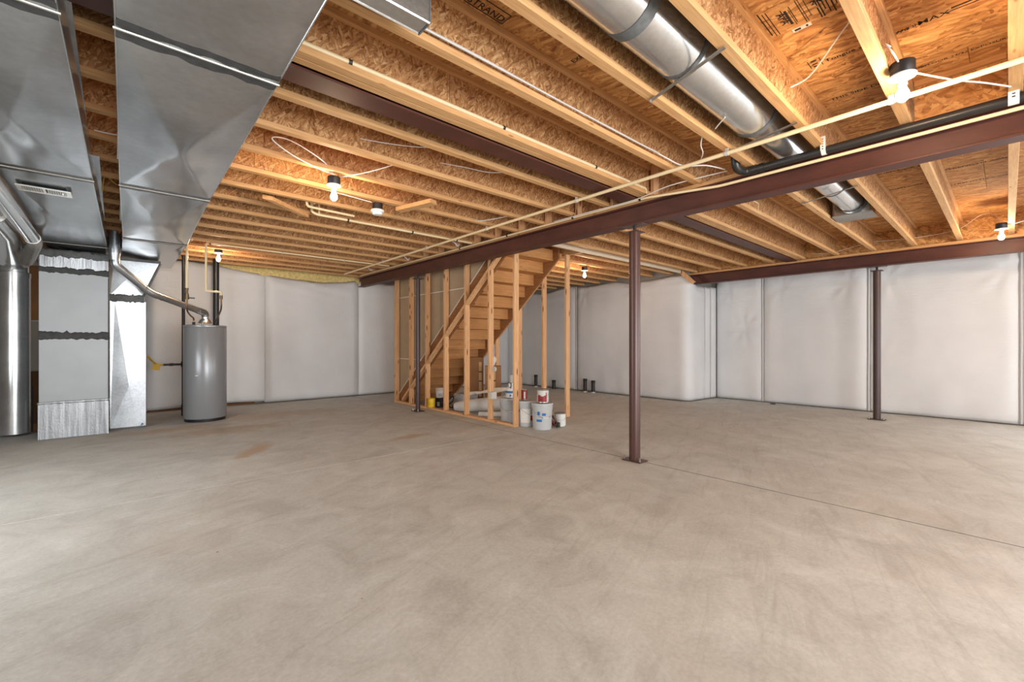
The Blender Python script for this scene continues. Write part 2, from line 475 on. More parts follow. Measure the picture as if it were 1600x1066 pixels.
bars([(2.60, 2.84, .868, .872), (2.60, 2.84, .884, .888), (2.58, 2.82, .90, .906), (2.62, 2.80, .915, .919), (2.65, 2.78, .928, .931),
      (2.64, 2.80, .770, .774), (2.66, 2.82, .778, .781), (2.66, 2.80, .79, .802), (2.64, 2.78, .808, .812), (2.62, 2.84, .735, .739), (2.62, 2.84, .725, .728), (2.64, 2.80, .705, .708)])
bars([(2.60, 2.86, .655, .661), (2.60, 2.74, .665, .670), (2.76, 2.86, .668, .674), (2.60, 2.80, .64, .645), (2.62, 2.84, .625, .630), (2.60, 2.86, .605, .611), (2.60, 2.80, .59, .594)])
stamp('24 oc', .05, (2.72, .69, Zt), nY, nX)
m_ = MB().box(2.85, 2.885, .725, .815, ZS-.0012, ZS-.0002).build('paper_sticker', 'glove', ce)
bars([(2.86, 2.878, .775, .805), (2.86, 2.878, .74, .75)], ZS-.002)
stamp('Tongue and groove', .05, (3.335, .765, Zt), nY, nX)
bars([(3.25, 3.35, .842, .846), (3.25, 3.35, .78, .784), (3.26, 3.275, .80, .83), (3.30, 3.312, .80, .83), (3.33, 3.345, .80, .83)])
stamp('MAX', .06, (3.335, .335, Zt), nY, nX)
stamp('19.2 IN', .034, (3.33, .425, Zt), nY, nX)
bars([(3.285, 3.297, .10, .20), (3.315, 3.322, .07, .22), (3.285, 3.32, .10, .105)])
stamp('SUBFLOOR 23/32 EXPOSURE', .034, (3.86, .415, Zt), nY, nX)
stamp('THIS SIDE DOWN', .05, (3.90, .86, Zt), nY, nX)
stamp('SPACE PANELS 1/8', .05, (5.25, .44, Zt), nY, nX)
stamp('SPACE PANELS 1/8', .05, (5.75, .44, Zt), nY, nX)
stamp('STRENGTH AXIS', .06, (6.35, .44, Zt), nY, nX)
stamp('STRENGTH AXIS', .06, (7.0, .44, Zt), nY, nX)
stamp('SUBFLOOR 23/32', .06, (6.0, .92, Zt), nY, nX)
stamp('SUBFLOOR 23/32', .06, (6.7, .92, Zt), nY, nX)
bars([(1.34, 1.60, 1.868, 1.874), (1.34, 1.60, 1.79, 1.796), (1.596, 1.60, 1.79, 1.874)])
stamp('STRAND', .062, (1.35, 1.862, Zt), pX, nY)
stamp('7/23', .07, (1.33, 1.955, Zt), pX, nY)
stamp('EXPOSURE ONE', .05, (2.16, 1.83, Zt), nY, nX)

# ------------------------------------------------------------------ walls
def wall(name, x0, x1, y0, y1, label):
    return struct(MB().box(x0, x1, y0, y1, 0, ZS+.02).build(name, 'rawconc'), label)
wb = wall('wall_back', X0-.2, X1+.3, Y1, Y1+.25, 'back foundation wall hung with white insulation blankets')
wr = struct(MB().box(X1, X1+.25, -.7, 4.5, 0, ZS+.02).box(X1, X1+.25, Y0, -3.1, 0, ZS+.02).box(X1, X1+.25, -3.1, -.7, 2.3, ZS+.02).box(X1, X1+.25, -3.1, -.7, 0, .4).build('wall_right', 'rawconc'), 'right foundation wall behind the far steel beam hung with white blankets')  # unseen opening cut for the added lamp on this side
wf = wall('wall_far', 9.02, X1, 4.5, Y1, 'projecting part of the right wall with a rounded blanket corner')
wl = MB().box(X0-.2, X0, Y0, 2.85, 0, ZS).box(X0-.2, X0, 5.95, Y1, 0, ZS).box(X0-.2, X0, 2.85, 5.95, 2.25, ZS).box(X0-.2, X0, 2.85, 5.95, 0, .65).build('wall_left', 'rawconc'); struct(wl)  # opening made for the added left lamp, out of view
wfr = MB().box(X0, -.7, Y0-.2, Y0, 0, ZS).box(3.1, 5.1, Y0-.2, Y0, 0, ZS).box(8.9, X1+.2, Y0-.2, Y0, 0, ZS).box(-.7, 3.1, Y0-.2, Y0, 2.3, ZS).box(5.1, 8.9, Y0-.2, Y0, 2.3, ZS).build('wall_front', 'rawconc'); struct(wfr)

def blanket(parent, plan, sgn, ztop, seed, bulge=.05, z0=.015, puckers=(), lift=None, nz=44, step=.04, fold=1.0):
    """one insulation blanket: a sheet hung along a plan polyline, pillowed between its seams"""
    P = [Vector((a, b)) for a, b in plan]
    L = [0.0]
    for a, b in zip(P, P[1:]): L.append(L[-1]+(b-a).length)
    tot = L[-1]; ns = max(12, int(tot/step))
    def at(s):
        i = 0
        while i < len(L)-2 and L[i+1] < s: i += 1
        t = (s-L[i])/(L[i+1]-L[i]); return P[i].lerp(P[i+1], t)
    m = MB()
    def F(u, v):
        s = u*tot; p = at(s)
        d = at(min(tot, s+.06))-at(max(0, s-.06)); nrm = Vector((d.y, -d.x)).normalized()*sgn
        zt = ztop(s, p)
        zb = z0+(lift(s) if lift else 0)
        z = zb+(zt-zb)*v
        e = min(1, min(s, tot-s)/.16); e = 1-(1-e)**2
        ev = min(1, (1-v)/.05); ev = .25+.75*(1-(1-ev)**2)
        eb = min(1, v/.03); eb = .4+.6*eb
        o = bulge*e*ev*eb
        o += .012*N(s*1.3+seed, z*.9, seed*.7)*e + .006*N(s*3.2, z*1.1+seed, 3.1)*e
        # vertical slack folds at the foot, horizontal slack swags at the top
        o += fold*.010*math.sin(s*9+3*N(s, z*.6, seed))*max(0, 1-v*3.2)*e
        o += fold*.012*max(0, (v-.80)/.2)*math.sin(z*34+s*3.0*math.sin(seed)+4*N(s*.8, z*.5, seed))*e
        for (ps, pz, k) in puckers:
            dx, dz = s-ps, z-pz; r = math.hypot(dx, dz); th = math.atan2(dz, dx)
            o -= k*.03*math.exp(-(r/.09)**2)
            o += k*.010*math.sin(8*th+seed)*math.exp(-((r-.20)/.20)**2)
            o += k*.010*math.exp(-(abs(math.sin(th-.75*(-1 if dx < 0 else 1)))*r/.03)**2)*math.exp(-r/.45)
        return (p.x+nrm.x*o, p.y+nrm.y*o, z)
    m.grid(F, ns, nz)
    return m.build('insulation_blanket', 'vinyl', parent, smooth=True, solid=.02)
def seamstrip(parent, x, y, nx, ny, z1, w=.035, wob=.012, sd=0):
    m = MB(); k = 24; vs = []
    tx, ty = -ny, nx
    def F(u, v):
        z = .02+(z1-.02)*v; c = wob*N(z*1.1, sd, 2.0)
        h = .012*math.sin(PI*u)
        return (x+tx*((u-.5)*w+c)+nx*(.012+h), y+ty*((u-.5)*w+c)+ny*(.012+h), z)
    m.grid(F, 4, k); m.build('seam_flap', 'seam', parent, smooth=True)

RX = 10.06
ysr = [4.36, 3.40, 1.66, -.13, -.68]
for i in range(len(ysr)-1):
    pk = [[(.62, 1.55, 1.1), (.30, 2.40, .6)], [(.35, 2.38, .8), (1.45, 2.36, .8)], [(.25, 2.36, .9), (1.66, 2.36, 1.0), (.12, 1.0, .5)], [(.3, 2.3, .6)], []][i]
    blanket(wr, [(RX, ysr[i]), (RX, ysr[i+1])], 1, lambda s, p: 2.68, 3.7+i*2.3, .045, puckers=pk, fold=1.0 if i != 1 else .6)
    seamstrip(wr, RX-.012, ysr[i+1], -1, 0, 2.66, sd=i)
FX = 8.93
def top_far(s, p): return 2.66+.03*math.sin(p.y*4.2)+.03*math.sin(p.y*1.9+.6)
blanket(wf, [(FX, 10.2), (FX, 7.47)], 1, top_far, 11.3, .05, puckers=[(.9, 2.45, .9), (2.5, 2.5, .8)])
arc = [(FX+.17-.17*math.sin(a), 4.62-.17*math.cos(a)) for a in [PI/2*(1-k/8) for k in range(9)]]
plan = [(FX, 7.45), (FX, 4.62)]+arc[1:]+[(9.62, 4.43)]
blanket(wf, plan, 1, lambda s, p: (2.66+.025*math.sin(p.y*4.2)+.03*math.sin(p.y*1.9+.6)) if p.x < FX+.03 else 2.45+.18*max(0, 1-(p.x-FX)/.3), 14.9, .05, puckers=[(.28, 2.52, .8), (1.8, 2.5, 1.0)], lift=lambda s: .0)
blanket(wf, [(9.62, 4.42), (9.84, 4.40)], 1, lambda s, p: 2.46, 5.5, .03)
blanket(wf, [(9.84, 4.39), (10.06, 4.37)], 1, lambda s, p: 2.46, 6.5, .03)
seamstrip(wf, FX-.012, 7.46, -1, 0, 2.66, .05, sd=9)
BY = 10.14
def top_back(s, p):
    K = [(-2.3, 2.70), (.3, 2.60), (.6, 2.735), (1.06, 2.745), (1.45, 2.715), (2.11, 2.63), (2.7, 2.575), (3.36, 2.555), (3.9, 2.60), (4.15, 2.66), (9, 2.70)]
    for (a, za), (b, zb) in zip(K, K[1:]):
        if a <= p.x <= b: return za+(zb-za)*(p.x-a)/(b-a)
    return 2.7
xb = [-2.25, .40, 2.28, 4.22, 5.23, 7.0, 8.88]
for i in range(len(xb)-1):
    blanket(wb, [(xb[i+1], BY), (xb[i], BY)], -1, top_back, 21.1+i*1.7, .10 if i == 2 else .055, z0=.05 if i < 2 else .02,
            puckers=[[], [(.3, 1.0, .3)], [(.15, 2.5, .6)], [], [], []][i], lift=(lambda s: .02*math.sin(s*2)) if i < 2 else None)
    seamstrip(wb, xb[i+1], BY-.015, 0, -1, 2.6, .03, sd=i+20)
MB().box(.30, 2.1, BY+.0, BY+.09, .0, .045).build('insulation_foot', 'carddark', wb)
bt = MB()
bt.grid(lambda u, v: (1.3+2.95*u, BY+.02-.05*math.sin(PI*v)-.02*N(u*14, v*3, 4), 2.45+.42*v), 60, 8)
bt.build('fiberglass_batt', 'batt', wb, smooth=True)
for (x, z, w, h, mt) in ((2.55, 1.175, .05, .03, 'wiregrey'), (2.86, 1.16, .055, .03, 'wiregrey'), (3.14, 1.20, .05, .02, 'wiregrey'), (3.44, 1.16, .06, .02, 'wiregrey'), (3.925, 1.17, .04, .02, 'wiregrey'), (3.70, .87, .06, .08, 'tag')):
    yy = BY-.115
    MB().hexa([(x-w/2, yy, z-h/2), (x+w/2, yy, z-h*.3), (x+w/2, yy+.02, z-h*.3), (x-w/2, yy+.02, z-h/2)], [(x-w*.4, yy, z+h*.2), (x+w/2, yy, z+h/2), (x+w/2, yy+.02, z+h/2), (x-w*.4, yy+.02, z+h*.2)]).build('facing_tear', mt, wb)
MB().hexa([(4.98, BY-.07, .37), (5.02, BY-.07, .37), (5.02, BY-.05, .37), (4.98, BY-.05, .37)], [(5.06, BY-.07, .50), (5.07, BY-.07, .50), (5.07, BY-.05, .5), (5.06, BY-.05, .5)])\
    .hexa([(5.13, BY-.07, .37), (5.17, BY-.07, .37), (5.17, BY-.05, .37), (5.13, BY-.05, .37)], [(5.06, BY-.07, .50), (5.08, BY-.07, .50), (5.08, BY-.05, .5), (5.06, BY-.05, .5)]).build('facing_tear', 'carddark', wb)

# ------------------------------------------------------------------ steel beams and columns
def ibeam(name, axis, c, a, b, z0, d, w, label):
    tf, tw = .014, .010
    o = thing(name, (c if axis == 'Y' else (a+b)/2, c if axis == 'X' else (a+b)/2, z0), label, 'beam')
    def bx(u0, u1, z_0, z_1, nm):
        m = MB()
        if axis == 'Y': m.box(c+u0, c+u1, a, b, z_0, z_1)
        else: m.box(a, b, c+u0, c+u1, z_0, z_1)
        m.build(nm, 'steel', o, bevel=.002)
    bx(-w/2, w/2, z0, z0+tf, 'bottom_flange'); bx(-tw/2, tw/2, z0+tf, z0+d-tf, 'web'); bx(-w/2, w/2, z0+d-tf, z0+d, 'top_flange')
    return o
bm1 = ibeam('steel_beam', 'Y', 4.055, -1.6, 9.55, ZB, .20, .135, 'long red-brown steel beam across the room over two posts with drain pipe along its top')
bm2 = ibeam('steel_beam', 'Y', 9.12, -1.6, 4.55, ZB, .20, .135, 'red-brown steel beam in front of the right wall over the far post')
ibeam('steel_beam', 'X', 2.585, -2.1, 9.05, ZJ-.015, .30, .165, 'flush red-brown steel beam lying between the wood joists')
tag(MB().box(4.0, 4.11, -1.6, 9.5, ZB+.2005, ZJ-.0005).build('beam_nailer', 'flangeY', None, bevel=.002), 'flat wood nailer on top of the long steel beam', 'nailer')
tag(MB().box(9.06, 9.18, -1.6, 4.5, ZB+.2005, ZJ-.0005).build('beam_nailer', 'flangeY', None, bevel=.002), 'flat wood nailer on top of the beam by the right wall', 'nailer')

def column(x, y, r, mat, label, screw):
    o = thing('steel_column', (x, y, 0), label, 'column')
    MB().box(x-.075, x+.075, y-.11, y+.11, 0, .012).build('base_plate', mat, o, bevel=.002)
    zt = 2.38
    MB().lathe([(r, .012), (r, zt)], (x, y, 0), 28).build('shaft', mat, o, smooth=True)
    MB().box(x-.075, x+.075, y-.075, y+.075, zt, zt+.010).build('cap_plate', mat, o)
    MB().lathe([(.016, zt+.01), (.016, ZB-.012)], (x, y, 0), 12).build('jack_screw', 'iron', o, smooth=True)
    MB().box(x-.06, x+.06, y-.12, y+.12, ZB-.012, ZB).build('bearing_plate', mat, o)
    for dy in (-.09, .09):
        MB().lathe([(.011, .012), (.011, .03), (.007, .034), (.007, .05)], (x-.05, y+dy, 0), 8).build('anchor_bolt', 'tin', o)
    return o
column(4.045, 2.60, .057, 'column', 'brown steel post under the long beam, standing alone on the floor joint', True)
column(9.10, 1.40, .050, 'columndark', 'dark brown steel post in front of the right wall blankets', True)
column(4.06, 7.08, .040, 'columndark', 'slim dark steel post beside the stair framing', True)

# ------------------------------------------------------------------ wood I-joists
FW, FH = .058, .038
def joist(y1, xa, xb_, label, group='wood I-joists of the ceiling', name='floor_joist'):
    """y1 is the far edge of the flanges"""
    yc = y1-FW/2
    o = thing(name, ((xa+xb_)/2, yc, ZJ), label, 'joist', group)
    MB().box(xa, xb_, yc-FW/2, yc+FW/2, ZJ, ZJ+FH).build('bottom_flange', 'flange', o, bevel=.002)
    MB().box(xa, xb_, yc-FW/2, yc+FW/2, ZS-FH, ZS-.0005).build('top_flange', 'flange', o, bevel=.002)
    x = xa; k = 0; first = random.uniform(.5, 2.2)
    while x < xb_-.02:
        e = min(xb_, x+(first if k == 0 else 2.44))
        if xb_-e < .25: e = xb_
        MB().box(x+.0015, e-.0015, yc-.0055, yc+.0055, ZJ+FH, ZS-FH).build('web_panel', 'web', o)
        x = e; k += 1
    return o
JY = [.486*k for k in range(-2, 21)]
XE = 9.045
for k in range(-2, 21):
    y = .486*k
    if k < -0: lab = ['wood I-joist beyond the right edge, second from the pipe strap', 'wood I-joist at the right edge of the ceiling beside the pipe strap'][k+2]
    elif k == 0: lab = 'wood I-joist nearest the right edge of the ceiling, beside the large bare bulb'
    elif k == 1: lab = 'wood I-joist with the large bare bulb fixed beside it'
    elif k == 2: lab = 'wood I-joist on the right side of the round metal duct'
    elif k == 3: lab = 'wood I-joist on the left side of the round metal duct'
    elif k == 4: lab = 'wood I-joist with white cables along it, under the short rectangular duct end'
    elif k == 5: lab = 'wood I-joist with a cream pipe along it beside the flush steel beam'
    else: lab = ORD[k-6]+' wood I-joist beyond the flush steel beam toward the back wall'
    if k >= 10 and k <= 18:
        joist(y, -2.2, 4.12, lab)
        joist(y, 5.72, 8.98, ORD[k-10]+' short wood I-joist right of the stairs, counted from the pale header', 'short I-joists right of the stairwell')
    else:
        joist(y, -2.2, XE if k < 10 else 8.98, lab)
tag(MB().box(-2.2, 9.0, 2.437, 2.490, ZJ, ZJ+.04).build('filler_board', 'flange', None, bevel=.002), 'thin wood filler board between a joist and the flush steel beam', 'board')
tag(MB().box(4.14, 8.74, 4.52, 4.565, ZJ-.02, ZS-.003).build('header_board', 'lvl', None, bevel=.002), 'pale header board beside the stair opening, right of the long beam', 'board')
tag(MB().box(5.66, 5.70, 4.57, 9.0, ZJ, ZS-.003).build('trimmer_board', 'flangeY', None, bevel=.002), 'trimmer board along the right side of the stair opening', 'board')
rb = thing('rim_board', (9.15, 1.5, ZJ), 'orange strand board rim standing on the beam by the right wall, behind the joist ends', 'rim board')
for y0, y1 in ((-1.6, .80), (.803, 3.2), (3.203, 4.5)):
    MB().box(9.135, 9.165, y0, y1, ZJ, ZS-.001).build('rim_panel', 'rim', rb)
for k, lab in ((0, 'strand board blocking over the long beam at the right edge of the photo'), (1, 'strand board blocking over the long beam behind the large bare bulb'), (2, 'strand board blocking over the long beam right of the round duct')):
    y1 = .486*k-FW-.004; y0 = .486*(k-1)+.004
    if k == 2: continue
    o = thing('joist_blocking', (4.06, (y0+y1)/2, ZJ), lab, 'blocking', 'blocking over the long beam')
    MB().box(4.03, 4.088, y0, y1, ZS-FH, ZS-.0005).build('top_flange', 'flangeY', o, bevel=.002)
    MB().box(4.03, 4.088, y0, y1, ZJ, ZJ+FH).build('bottom_flange', 'flangeY', o, bevel=.002)
    MB().box(4.054, 4.064, y0, y1, ZJ+FH, ZS-FH).build('web_panel', 'rim', o)
for k in range(5, 15):
    y = .486*k
    tag(MB().box(3.97, 4.06, y-FW-.0385, y-FW-.0005, ZJ, ZS-.001).build('squash_block', 'stud', None, bevel=.002), 'squash block over the long beam at the '+('joist beside the flush steel beam' if k == 5 else ORD[k-6]+' joist beyond the flush steel beam'), 'block', 'squash blocks over the long beam')
br = MB().hexa([(8.77, 4.23, 2.47), (8.81, 4.23, 2.47), (8.81, 4.32, 2.44), (8.77, 4.32, 2.44)], [(8.77, 4.70, 2.93), (8.81, 4.70, 2.93), (8.81, 4.79, 2.90), (8.77, 4.79, 2.90)])
tag(br.build('brace_board', 'stud', None, bevel=.003), 'short leaning wood brace at the end of the beam by the right wall', 'brace')
tag(MB().hexa([(1.55, 5.30, 2.655), (1.64, 5.30, 2.655), (1.64, 5.30, 2.695), (1.55, 5.30, 2.695)], [(1.08, 4.90, 2.655), (1.17, 4.90, 2.655), (1.17, 4.90, 2.695), (1.08, 4.90, 2.695)]).build('brace_board', 'flange', None, bevel=.002), 'flat wood strip nailed diagonally under the joists left of the smoke detector', 'brace')
tag(MB().hexa([(2.25, 4.40, 2.655), (2.34, 4.43, 2.655), (2.34, 4.43, 2.697), (2.25, 4.40, 2.697)], [(2.38, 3.90, 2.655), (2.47, 3.93, 2.655), (2.47, 3.93, 2.697), (2.38, 3.90, 2.697)]).build('brace_board', 'flange', None, bevel=.002), 'flat wood strip nailed under the joists right of the smoke detector', 'brace')
#PART2
# ------------------------------------------------------------------ stair and its framing
def zl(Y): return .16+.82*(8.5-Y)                 # top line of the stringers
def zp(Y): return .362+.823*(7.825-Y)             # underside of the diagonal plates
st = thing('staircase', (5.0, 6.9, 0), 'unfinished wooden staircase seen from below, climbing inside open stud framing', 'staircase')
for x0, x1 in ((4.432, 4.47), (5.53, 5.568)):
    ya, yb = 8.5, 5.02
    poly = [(8.69, .0), (8.5, .16), (yb, zl(yb)), (yb, zl(yb)-.36), (8.255, .0)]
    MB().prism(poly, 'X', x0, x1).build('stringer', 'string', st, bevel=.003)
for i in range(1, 15):
    zt = .189*i; yn = 8.5-(zt-.10)/.82
    MB().box(4.471, 5.529, yn-.262, yn, zt-.026, zt).build('tread', 'stairosb', st, bevel=.003)
    MB().box(4.471, 5.529, yn-.2305-.018, yn-.2305, zt+.0005, zt+.162).build('riser', 'stairosb', st)
    if i == 1: MB().box(4.471, 5.529, yn-.018, yn, .0, zt-.027).build('riser', 'stairosb', st)
# small cleats under the treads
for i in (6, 8, 10, 11, 12):
    zt = .189*i; yn = 8.5-(zt-.10)/.82
    MB().box(4.475, 4.50, yn-.36, yn-.27, zt-.02, zt+.012).build('cleat', 'string', st)

sw = thing('stud_wall', (4.375, 6.65, 0), 'open stud wall on the near side of the stairs, tan drywall behind its upper studs', 'stud wall')
MB().box(4.33, 4.42, 4.79, 8.53, .0, .038).build('bottom_plate', 'plate', sw, bevel=.003)
SX0, SX1 = 4.33, 4.42
for yf in (8.508, 7.90, 7.29, 6.665, 6.042, 5.412):
    top = zp(yf)
    if yf < 8.2:
        zt0, zt1 = zp(yf), zp(yf-.038)
        MB().hexa([(SX0, yf-.038, .0385), (SX1, yf-.038, .0385), (SX1, yf, .0385), (SX0, yf, .0385)], [(SX0, yf-.038, zt1-.001), (SX1, yf-.038, zt1-.001), (SX1, yf, zt0-.001), (SX0, yf, zt0-.001)]).build('cripple_stud', 'stud', sw)
        MB().hexa([(SX0, yf-.038, zt1+.050), (SX1, yf-.038, zt1+.050), (SX1, yf, zt0+.050), (SX0, yf, zt0+.050)], [(SX0, yf-.038, 2.66), (SX1, yf-.038, 2.66), (SX1, yf, 2.66), (SX0, yf, 2.66)]).build('stud', 'stud', sw)
    else:
        MB().box(SX0, SX1, yf-.038, yf, .0385, 2.66).build('stud', 'stud', sw, bevel=.003)
MB().box(SX0, SX1, 4.79, 4.828, .0385, 2.66).build('stud', 'stud', sw, bevel=.003)
MB().box(SX0, SX1, 4.75, 8.53, 2.661, 2.699).build('top_plate', 'plate', sw, bevel=.003)
def diag(x0, x1, ya, yb, parent, zf, mat='plate'):
    MB().hexa([(x0, yb, zf(yb)), (x1, yb, zf(yb)), (x1, ya, zf(ya)), (x0, ya, zf(ya))], [(x0, yb, zf(yb)+.049), (x1, yb, zf(yb)+.049), (x1, ya, zf(ya)+.049), (x0, ya, zf(ya)+.049)]).build('diagonal_plate', mat, parent, bevel=.003)
diag(SX0, SX1, 8.20, 5.04, sw, zp)
for z0, z1 in ((.165, .900), (.906, 2.166), (2.172, 2.66)):
    yl = 8.52
    a = 8.5-(max(z0, .165)-.16)/.82; b = 8.5-(z1-.16)/.82
    poly = [(yl, z0), (min(yl, a), z0), (b, z1), (yl, z1)]
    MB().prism(poly, 'X', 4.445, 4.457).build('drywall_panel', 'gyp', sw)
    MB().prism([(min(yl, a)+.022, z0), (min(yl, a), z0), (b, z1), (b+.022, z1)], 'X', 4.425, 4.4445).build('drywall_edge', 'gypedge', sw)
for z in (.903, 2.169):
    MB().box(4.443, 4.4447, 8.5-(z-.16)/.82+.012, 8.52, z-.007, z+.007).build('drywall_edge', 'gypedge', sw)
MB().box(4.325, 4.425, 5.30, 5.373, .36, .47).build('outlet_box', 'offwhite', sw, bevel=.005)
MB().lathe([(.045, 0), (.045, .03), (.0, .03)], (4.40, 5.36, .82), 16, axis='X').build('outlet_box', 'wiregrey', sw)
sr = thing('stud_wall', (5.615, 5.9, 0), 'open posts on the far side of the stairs, standing in front of the white far wall', 'stud wall')
def zq(Y): return 1.343+.83*(6.68-Y)
for yf, full in ((6.736, 0), (6.084, 0), (5.452, 0), (4.917, 1), (7.38, 0)):
    zt0, zt1 = (2.699, 2.699) if full else (zq(yf), zq(yf-.038))
    MB().hexa([(5.572, yf-.038, 0), (5.661, yf-.038, 0), (5.661, yf, 0), (5.572, yf, 0)], [(5.572, yf-.038, zt1), (5.661, yf-.038, zt1), (5.661, yf, zt0), (5.572, yf, zt0)]).build('stud', 'stud', sr, bevel=.002)
diag(5.572, 5.661, 8.20, 5.05, sr, lambda Y: zq(Y)+.001)

# ------------------------------------------------------------------ overhead trunk ducts
def crossbroken(parent, c00, c10, c11, c01, nrm, h, sd, name='bottom_panel', mat='duct', n=40):
    """sheet panel with the X crease pressed into it"""
    A, B, C_, D = [Vector(q) for q in (c00, c10, c11, c01)]; nrm = Vector(nrm)
    def F(u, v):
        p = A*(1-u)*(1-v)+B*u*(1-v)+C_*u*v+D*(1-u)*v
        a, b = abs(2*u-1), abs(2*v-1)
        d = h*(1-max(a, b))+(.006*N(u*2.2+sd, v*3.0, sd*1.7)+.004*N(u*5, v*6+sd, 2.2))*min(1, 6*u*(1-u))*min(1, 6*v*(1-v))
        return p+nrm*d
    m = MB().grid(F, n, n)
    return m.build(name, mat, parent, smooth=True)
def cleat(parent, a, b, drop=.012, w=.016, mat='galv'):
    a, b = Vector(a), Vector(b)
    MB().tube([a, b], w*.42, 8).build('seam_cleat', mat, parent, smooth=True)
def smear(parent, a, b, axis, w, sd, z, mat='mastic', n=26):
    """ragged brushed band of duct mastic lying under a seam, from a to b along X at y"""
    m = MB()
    def F(u, v):
        x = a[0]+(b[0]-a[0])*u; y = a[1]+(b[1]-a[1])*u
        e = (v-.5)*w*(1+.8*N(u*9+sd, v*2, sd))
        return (x, y+e, z-.003-.002*math.sin(PI*v))
    m.grid(F, n, 3); return m.build('mastic_band', mat, parent, smooth=True)
def trunk(name, secs, label, zb, zt, sd, end=True):
    o = thing(name, ((secs[0][1]+secs[0][2])/2, secs[0][0], zb), label, 'duct')
    for i in range(len(secs)-1):
        y0, l0, r0 = secs[i]; y1, l1, r1 = secs[i+1]
        crossbroken(o, (l0, y0, zb), (r0, y0, zb), (r1, y1, zb), (l1, y1, zb), (0, 0, -1), .048 if i < 2 else .034, sd+i)
        crossbroken(o, (r0, y0, zb), (r0, y0, zt), (r1, y1, zt), (r1, y1, zb), (1, 0, 0), .006, sd+i+.3, 'side_panel', n=10)
        crossbroken(o, (l0, y0, zt), (l0, y0, zb), (l1, y1, zb), (l1, y1, zt), (-1, 0, 0), .006, sd+i+.6, 'side_panel', n=10)
        MB().box(min(l0, l1)+.01, max(r0, r1)-.01, y0, y1, zt-.002, zt).build('top_panel', 'duct', o)
        for k, (xx0, xx1) in enumerate(((l0, l1), (r0, r1))):
            MB().tube([(xx0, y0, zb), (xx1, y1, zb)], .004, 6).build('corner_edge', 'galv', o)
        if i:
            cleat(o, (l0-.008, y0, zb-.004), (r0+.008, y0, zb-.004), mat='galvdull')
            smear(o, (l0, y0+.045), (r0, y0+.03), 'X', .07, sd+i, zb, 'masticdark' if i == 1 else 'mastic')
            smear(o, (l0, y0-.04), (r0, y0-.045), 'X', .05, sd+i+5, zb, 'masticdark' if i == 1 else 'mastic')
    y1, l1, r1 = secs[-1]
    if end: MB().box(l1, r1, y1-.002, y1, zb, zt).build('end_cap', 'duct', o)
    return o
d1 = trunk('trunk_duct', [(-.6, -.05, .545), (2.37, 0.0, .588), (4.71, .027, .618), (7.08, .068, .686), (9.48, .072, .696)], 'wide galvanized trunk duct overhead, right of the gap showing joists', 2.49, 2.692, 3.3)
d2 = trunk('trunk_duct', [(-.6, -.72, -.19), (2.41, -.71, -.163), (4.74, -.70, -.130), (7.95, -.70, -.083), (8.9, -.70, -.075)], 'galvanized trunk duct at the top left with a white register underneath', 2.49, 2.692, 8.1)
# white floor-style register let into the left duct
rg = thing('air_register', (-.425, 5.19, 2.47), 'white louvered air register under the left trunk duct', 'register')
zr = 2.454
MB().box(-.58, -.27, 5.10, 5.118, zr, zr+.008).box(-.58, -.27, 5.262, 5.28, zr, zr+.008).box(-.58, -.55, 5.118, 5.262, zr, zr+.008).box(-.30, -.27, 5.118, 5.262, zr, zr+.008).box(-.432, -.418, 5.118, 5.262, zr, zr+.008).build('frame', 'white', rg, bevel=.002)
for k in range(18):
    x = -.545+.0138*k
    if abs(x+.425) < .009: continue
    MB().hexa([(x, 5.118, zr), (x+.002, 5.118, zr), (x+.002, 5.262, zr), (x, 5.262, zr)], [(x+.006, 5.118, zr+.01), (x+.008, 5.118, zr+.01), (x+.008, 5.262, zr+.01), (x+.006, 5.262, zr+.01)]).build('louver', 'white', rg)
MB().box(-.55, -.30, 5.118, 5.262, zr+.012, zr+.016).build('damper', 'iron', rg)
MB().box(-.325, -.315, 5.17, 5.185, zr-.01, zr+.012).build('lever', 'white', rg)

# ------------------------------------------------------------------ furnace cabinet and return drop
def mband(parent, x0, x1, z, h, y, sd, mat='mastic', n=34, name='mastic_band'):
    m = MB()
    def F(u, v):
        x = x0+(x1-x0)*u
        j = (.5*N(u*14+sd, 1.2, sd)+.5*N(u*34, sd, 4.1))
        k = (.5*N(u*12, sd+3, 7.7)+.5*N(u*30+sd, 9.1, sd))
        lo, hi = z-h/2*(1+.8*j), z+h/2*(1+.8*k)
        return (x, y-.004-.003*math.sin(PI*v), lo+(hi-lo)*v)
    m.grid(F, n, 4); return m.build(name, mat, parent, smooth=True, solid=.004)
fu = thing('furnace_cabinet', (-.395, 8.5, 0), 'grey sheet-metal furnace cabinet with dark mastic bands, under the left trunk duct', 'furnace')
fx0, fx1, fy, fy1 = -.722, -.070, 8.15, 8.86
def fbox(z0, z1, nm, mat, dx=0, dy=0): MB().box(fx0-dx, fx1+dx, fy-dy, fy1, z0, z1).build(nm, mat, fu, bevel=.004)
fbox(.0, .452, 'base_panel', 'foil')
fbox(.454, 1.315, 'lower_panel', 'cabinet'); fbox(1.318, 2.14, 'upper_panel', 'cabinet'); fbox(2.143, 2.37, 'top_collar', 'foil')
for k in range(9):
    x = -.728+.0735*k
    MB().hexa([(x, fy-.008-.002*(k % 2), .004), (x+.072, fy-.006, .004), (x+.072, fy-.0005, .004), (x, fy-.0005, .004)], [(x, fy-.008-.002*(k % 2), .455), (x+.072, fy-.006, .455), (x+.072, fy-.0005, .455), (x, fy-.0005, .455)]).build('foil_strip', 'foil', fu)
mband(fu, -.735, -.055, .462, .03, fy-.004, 2.2, 'foil', name='foil_lip')
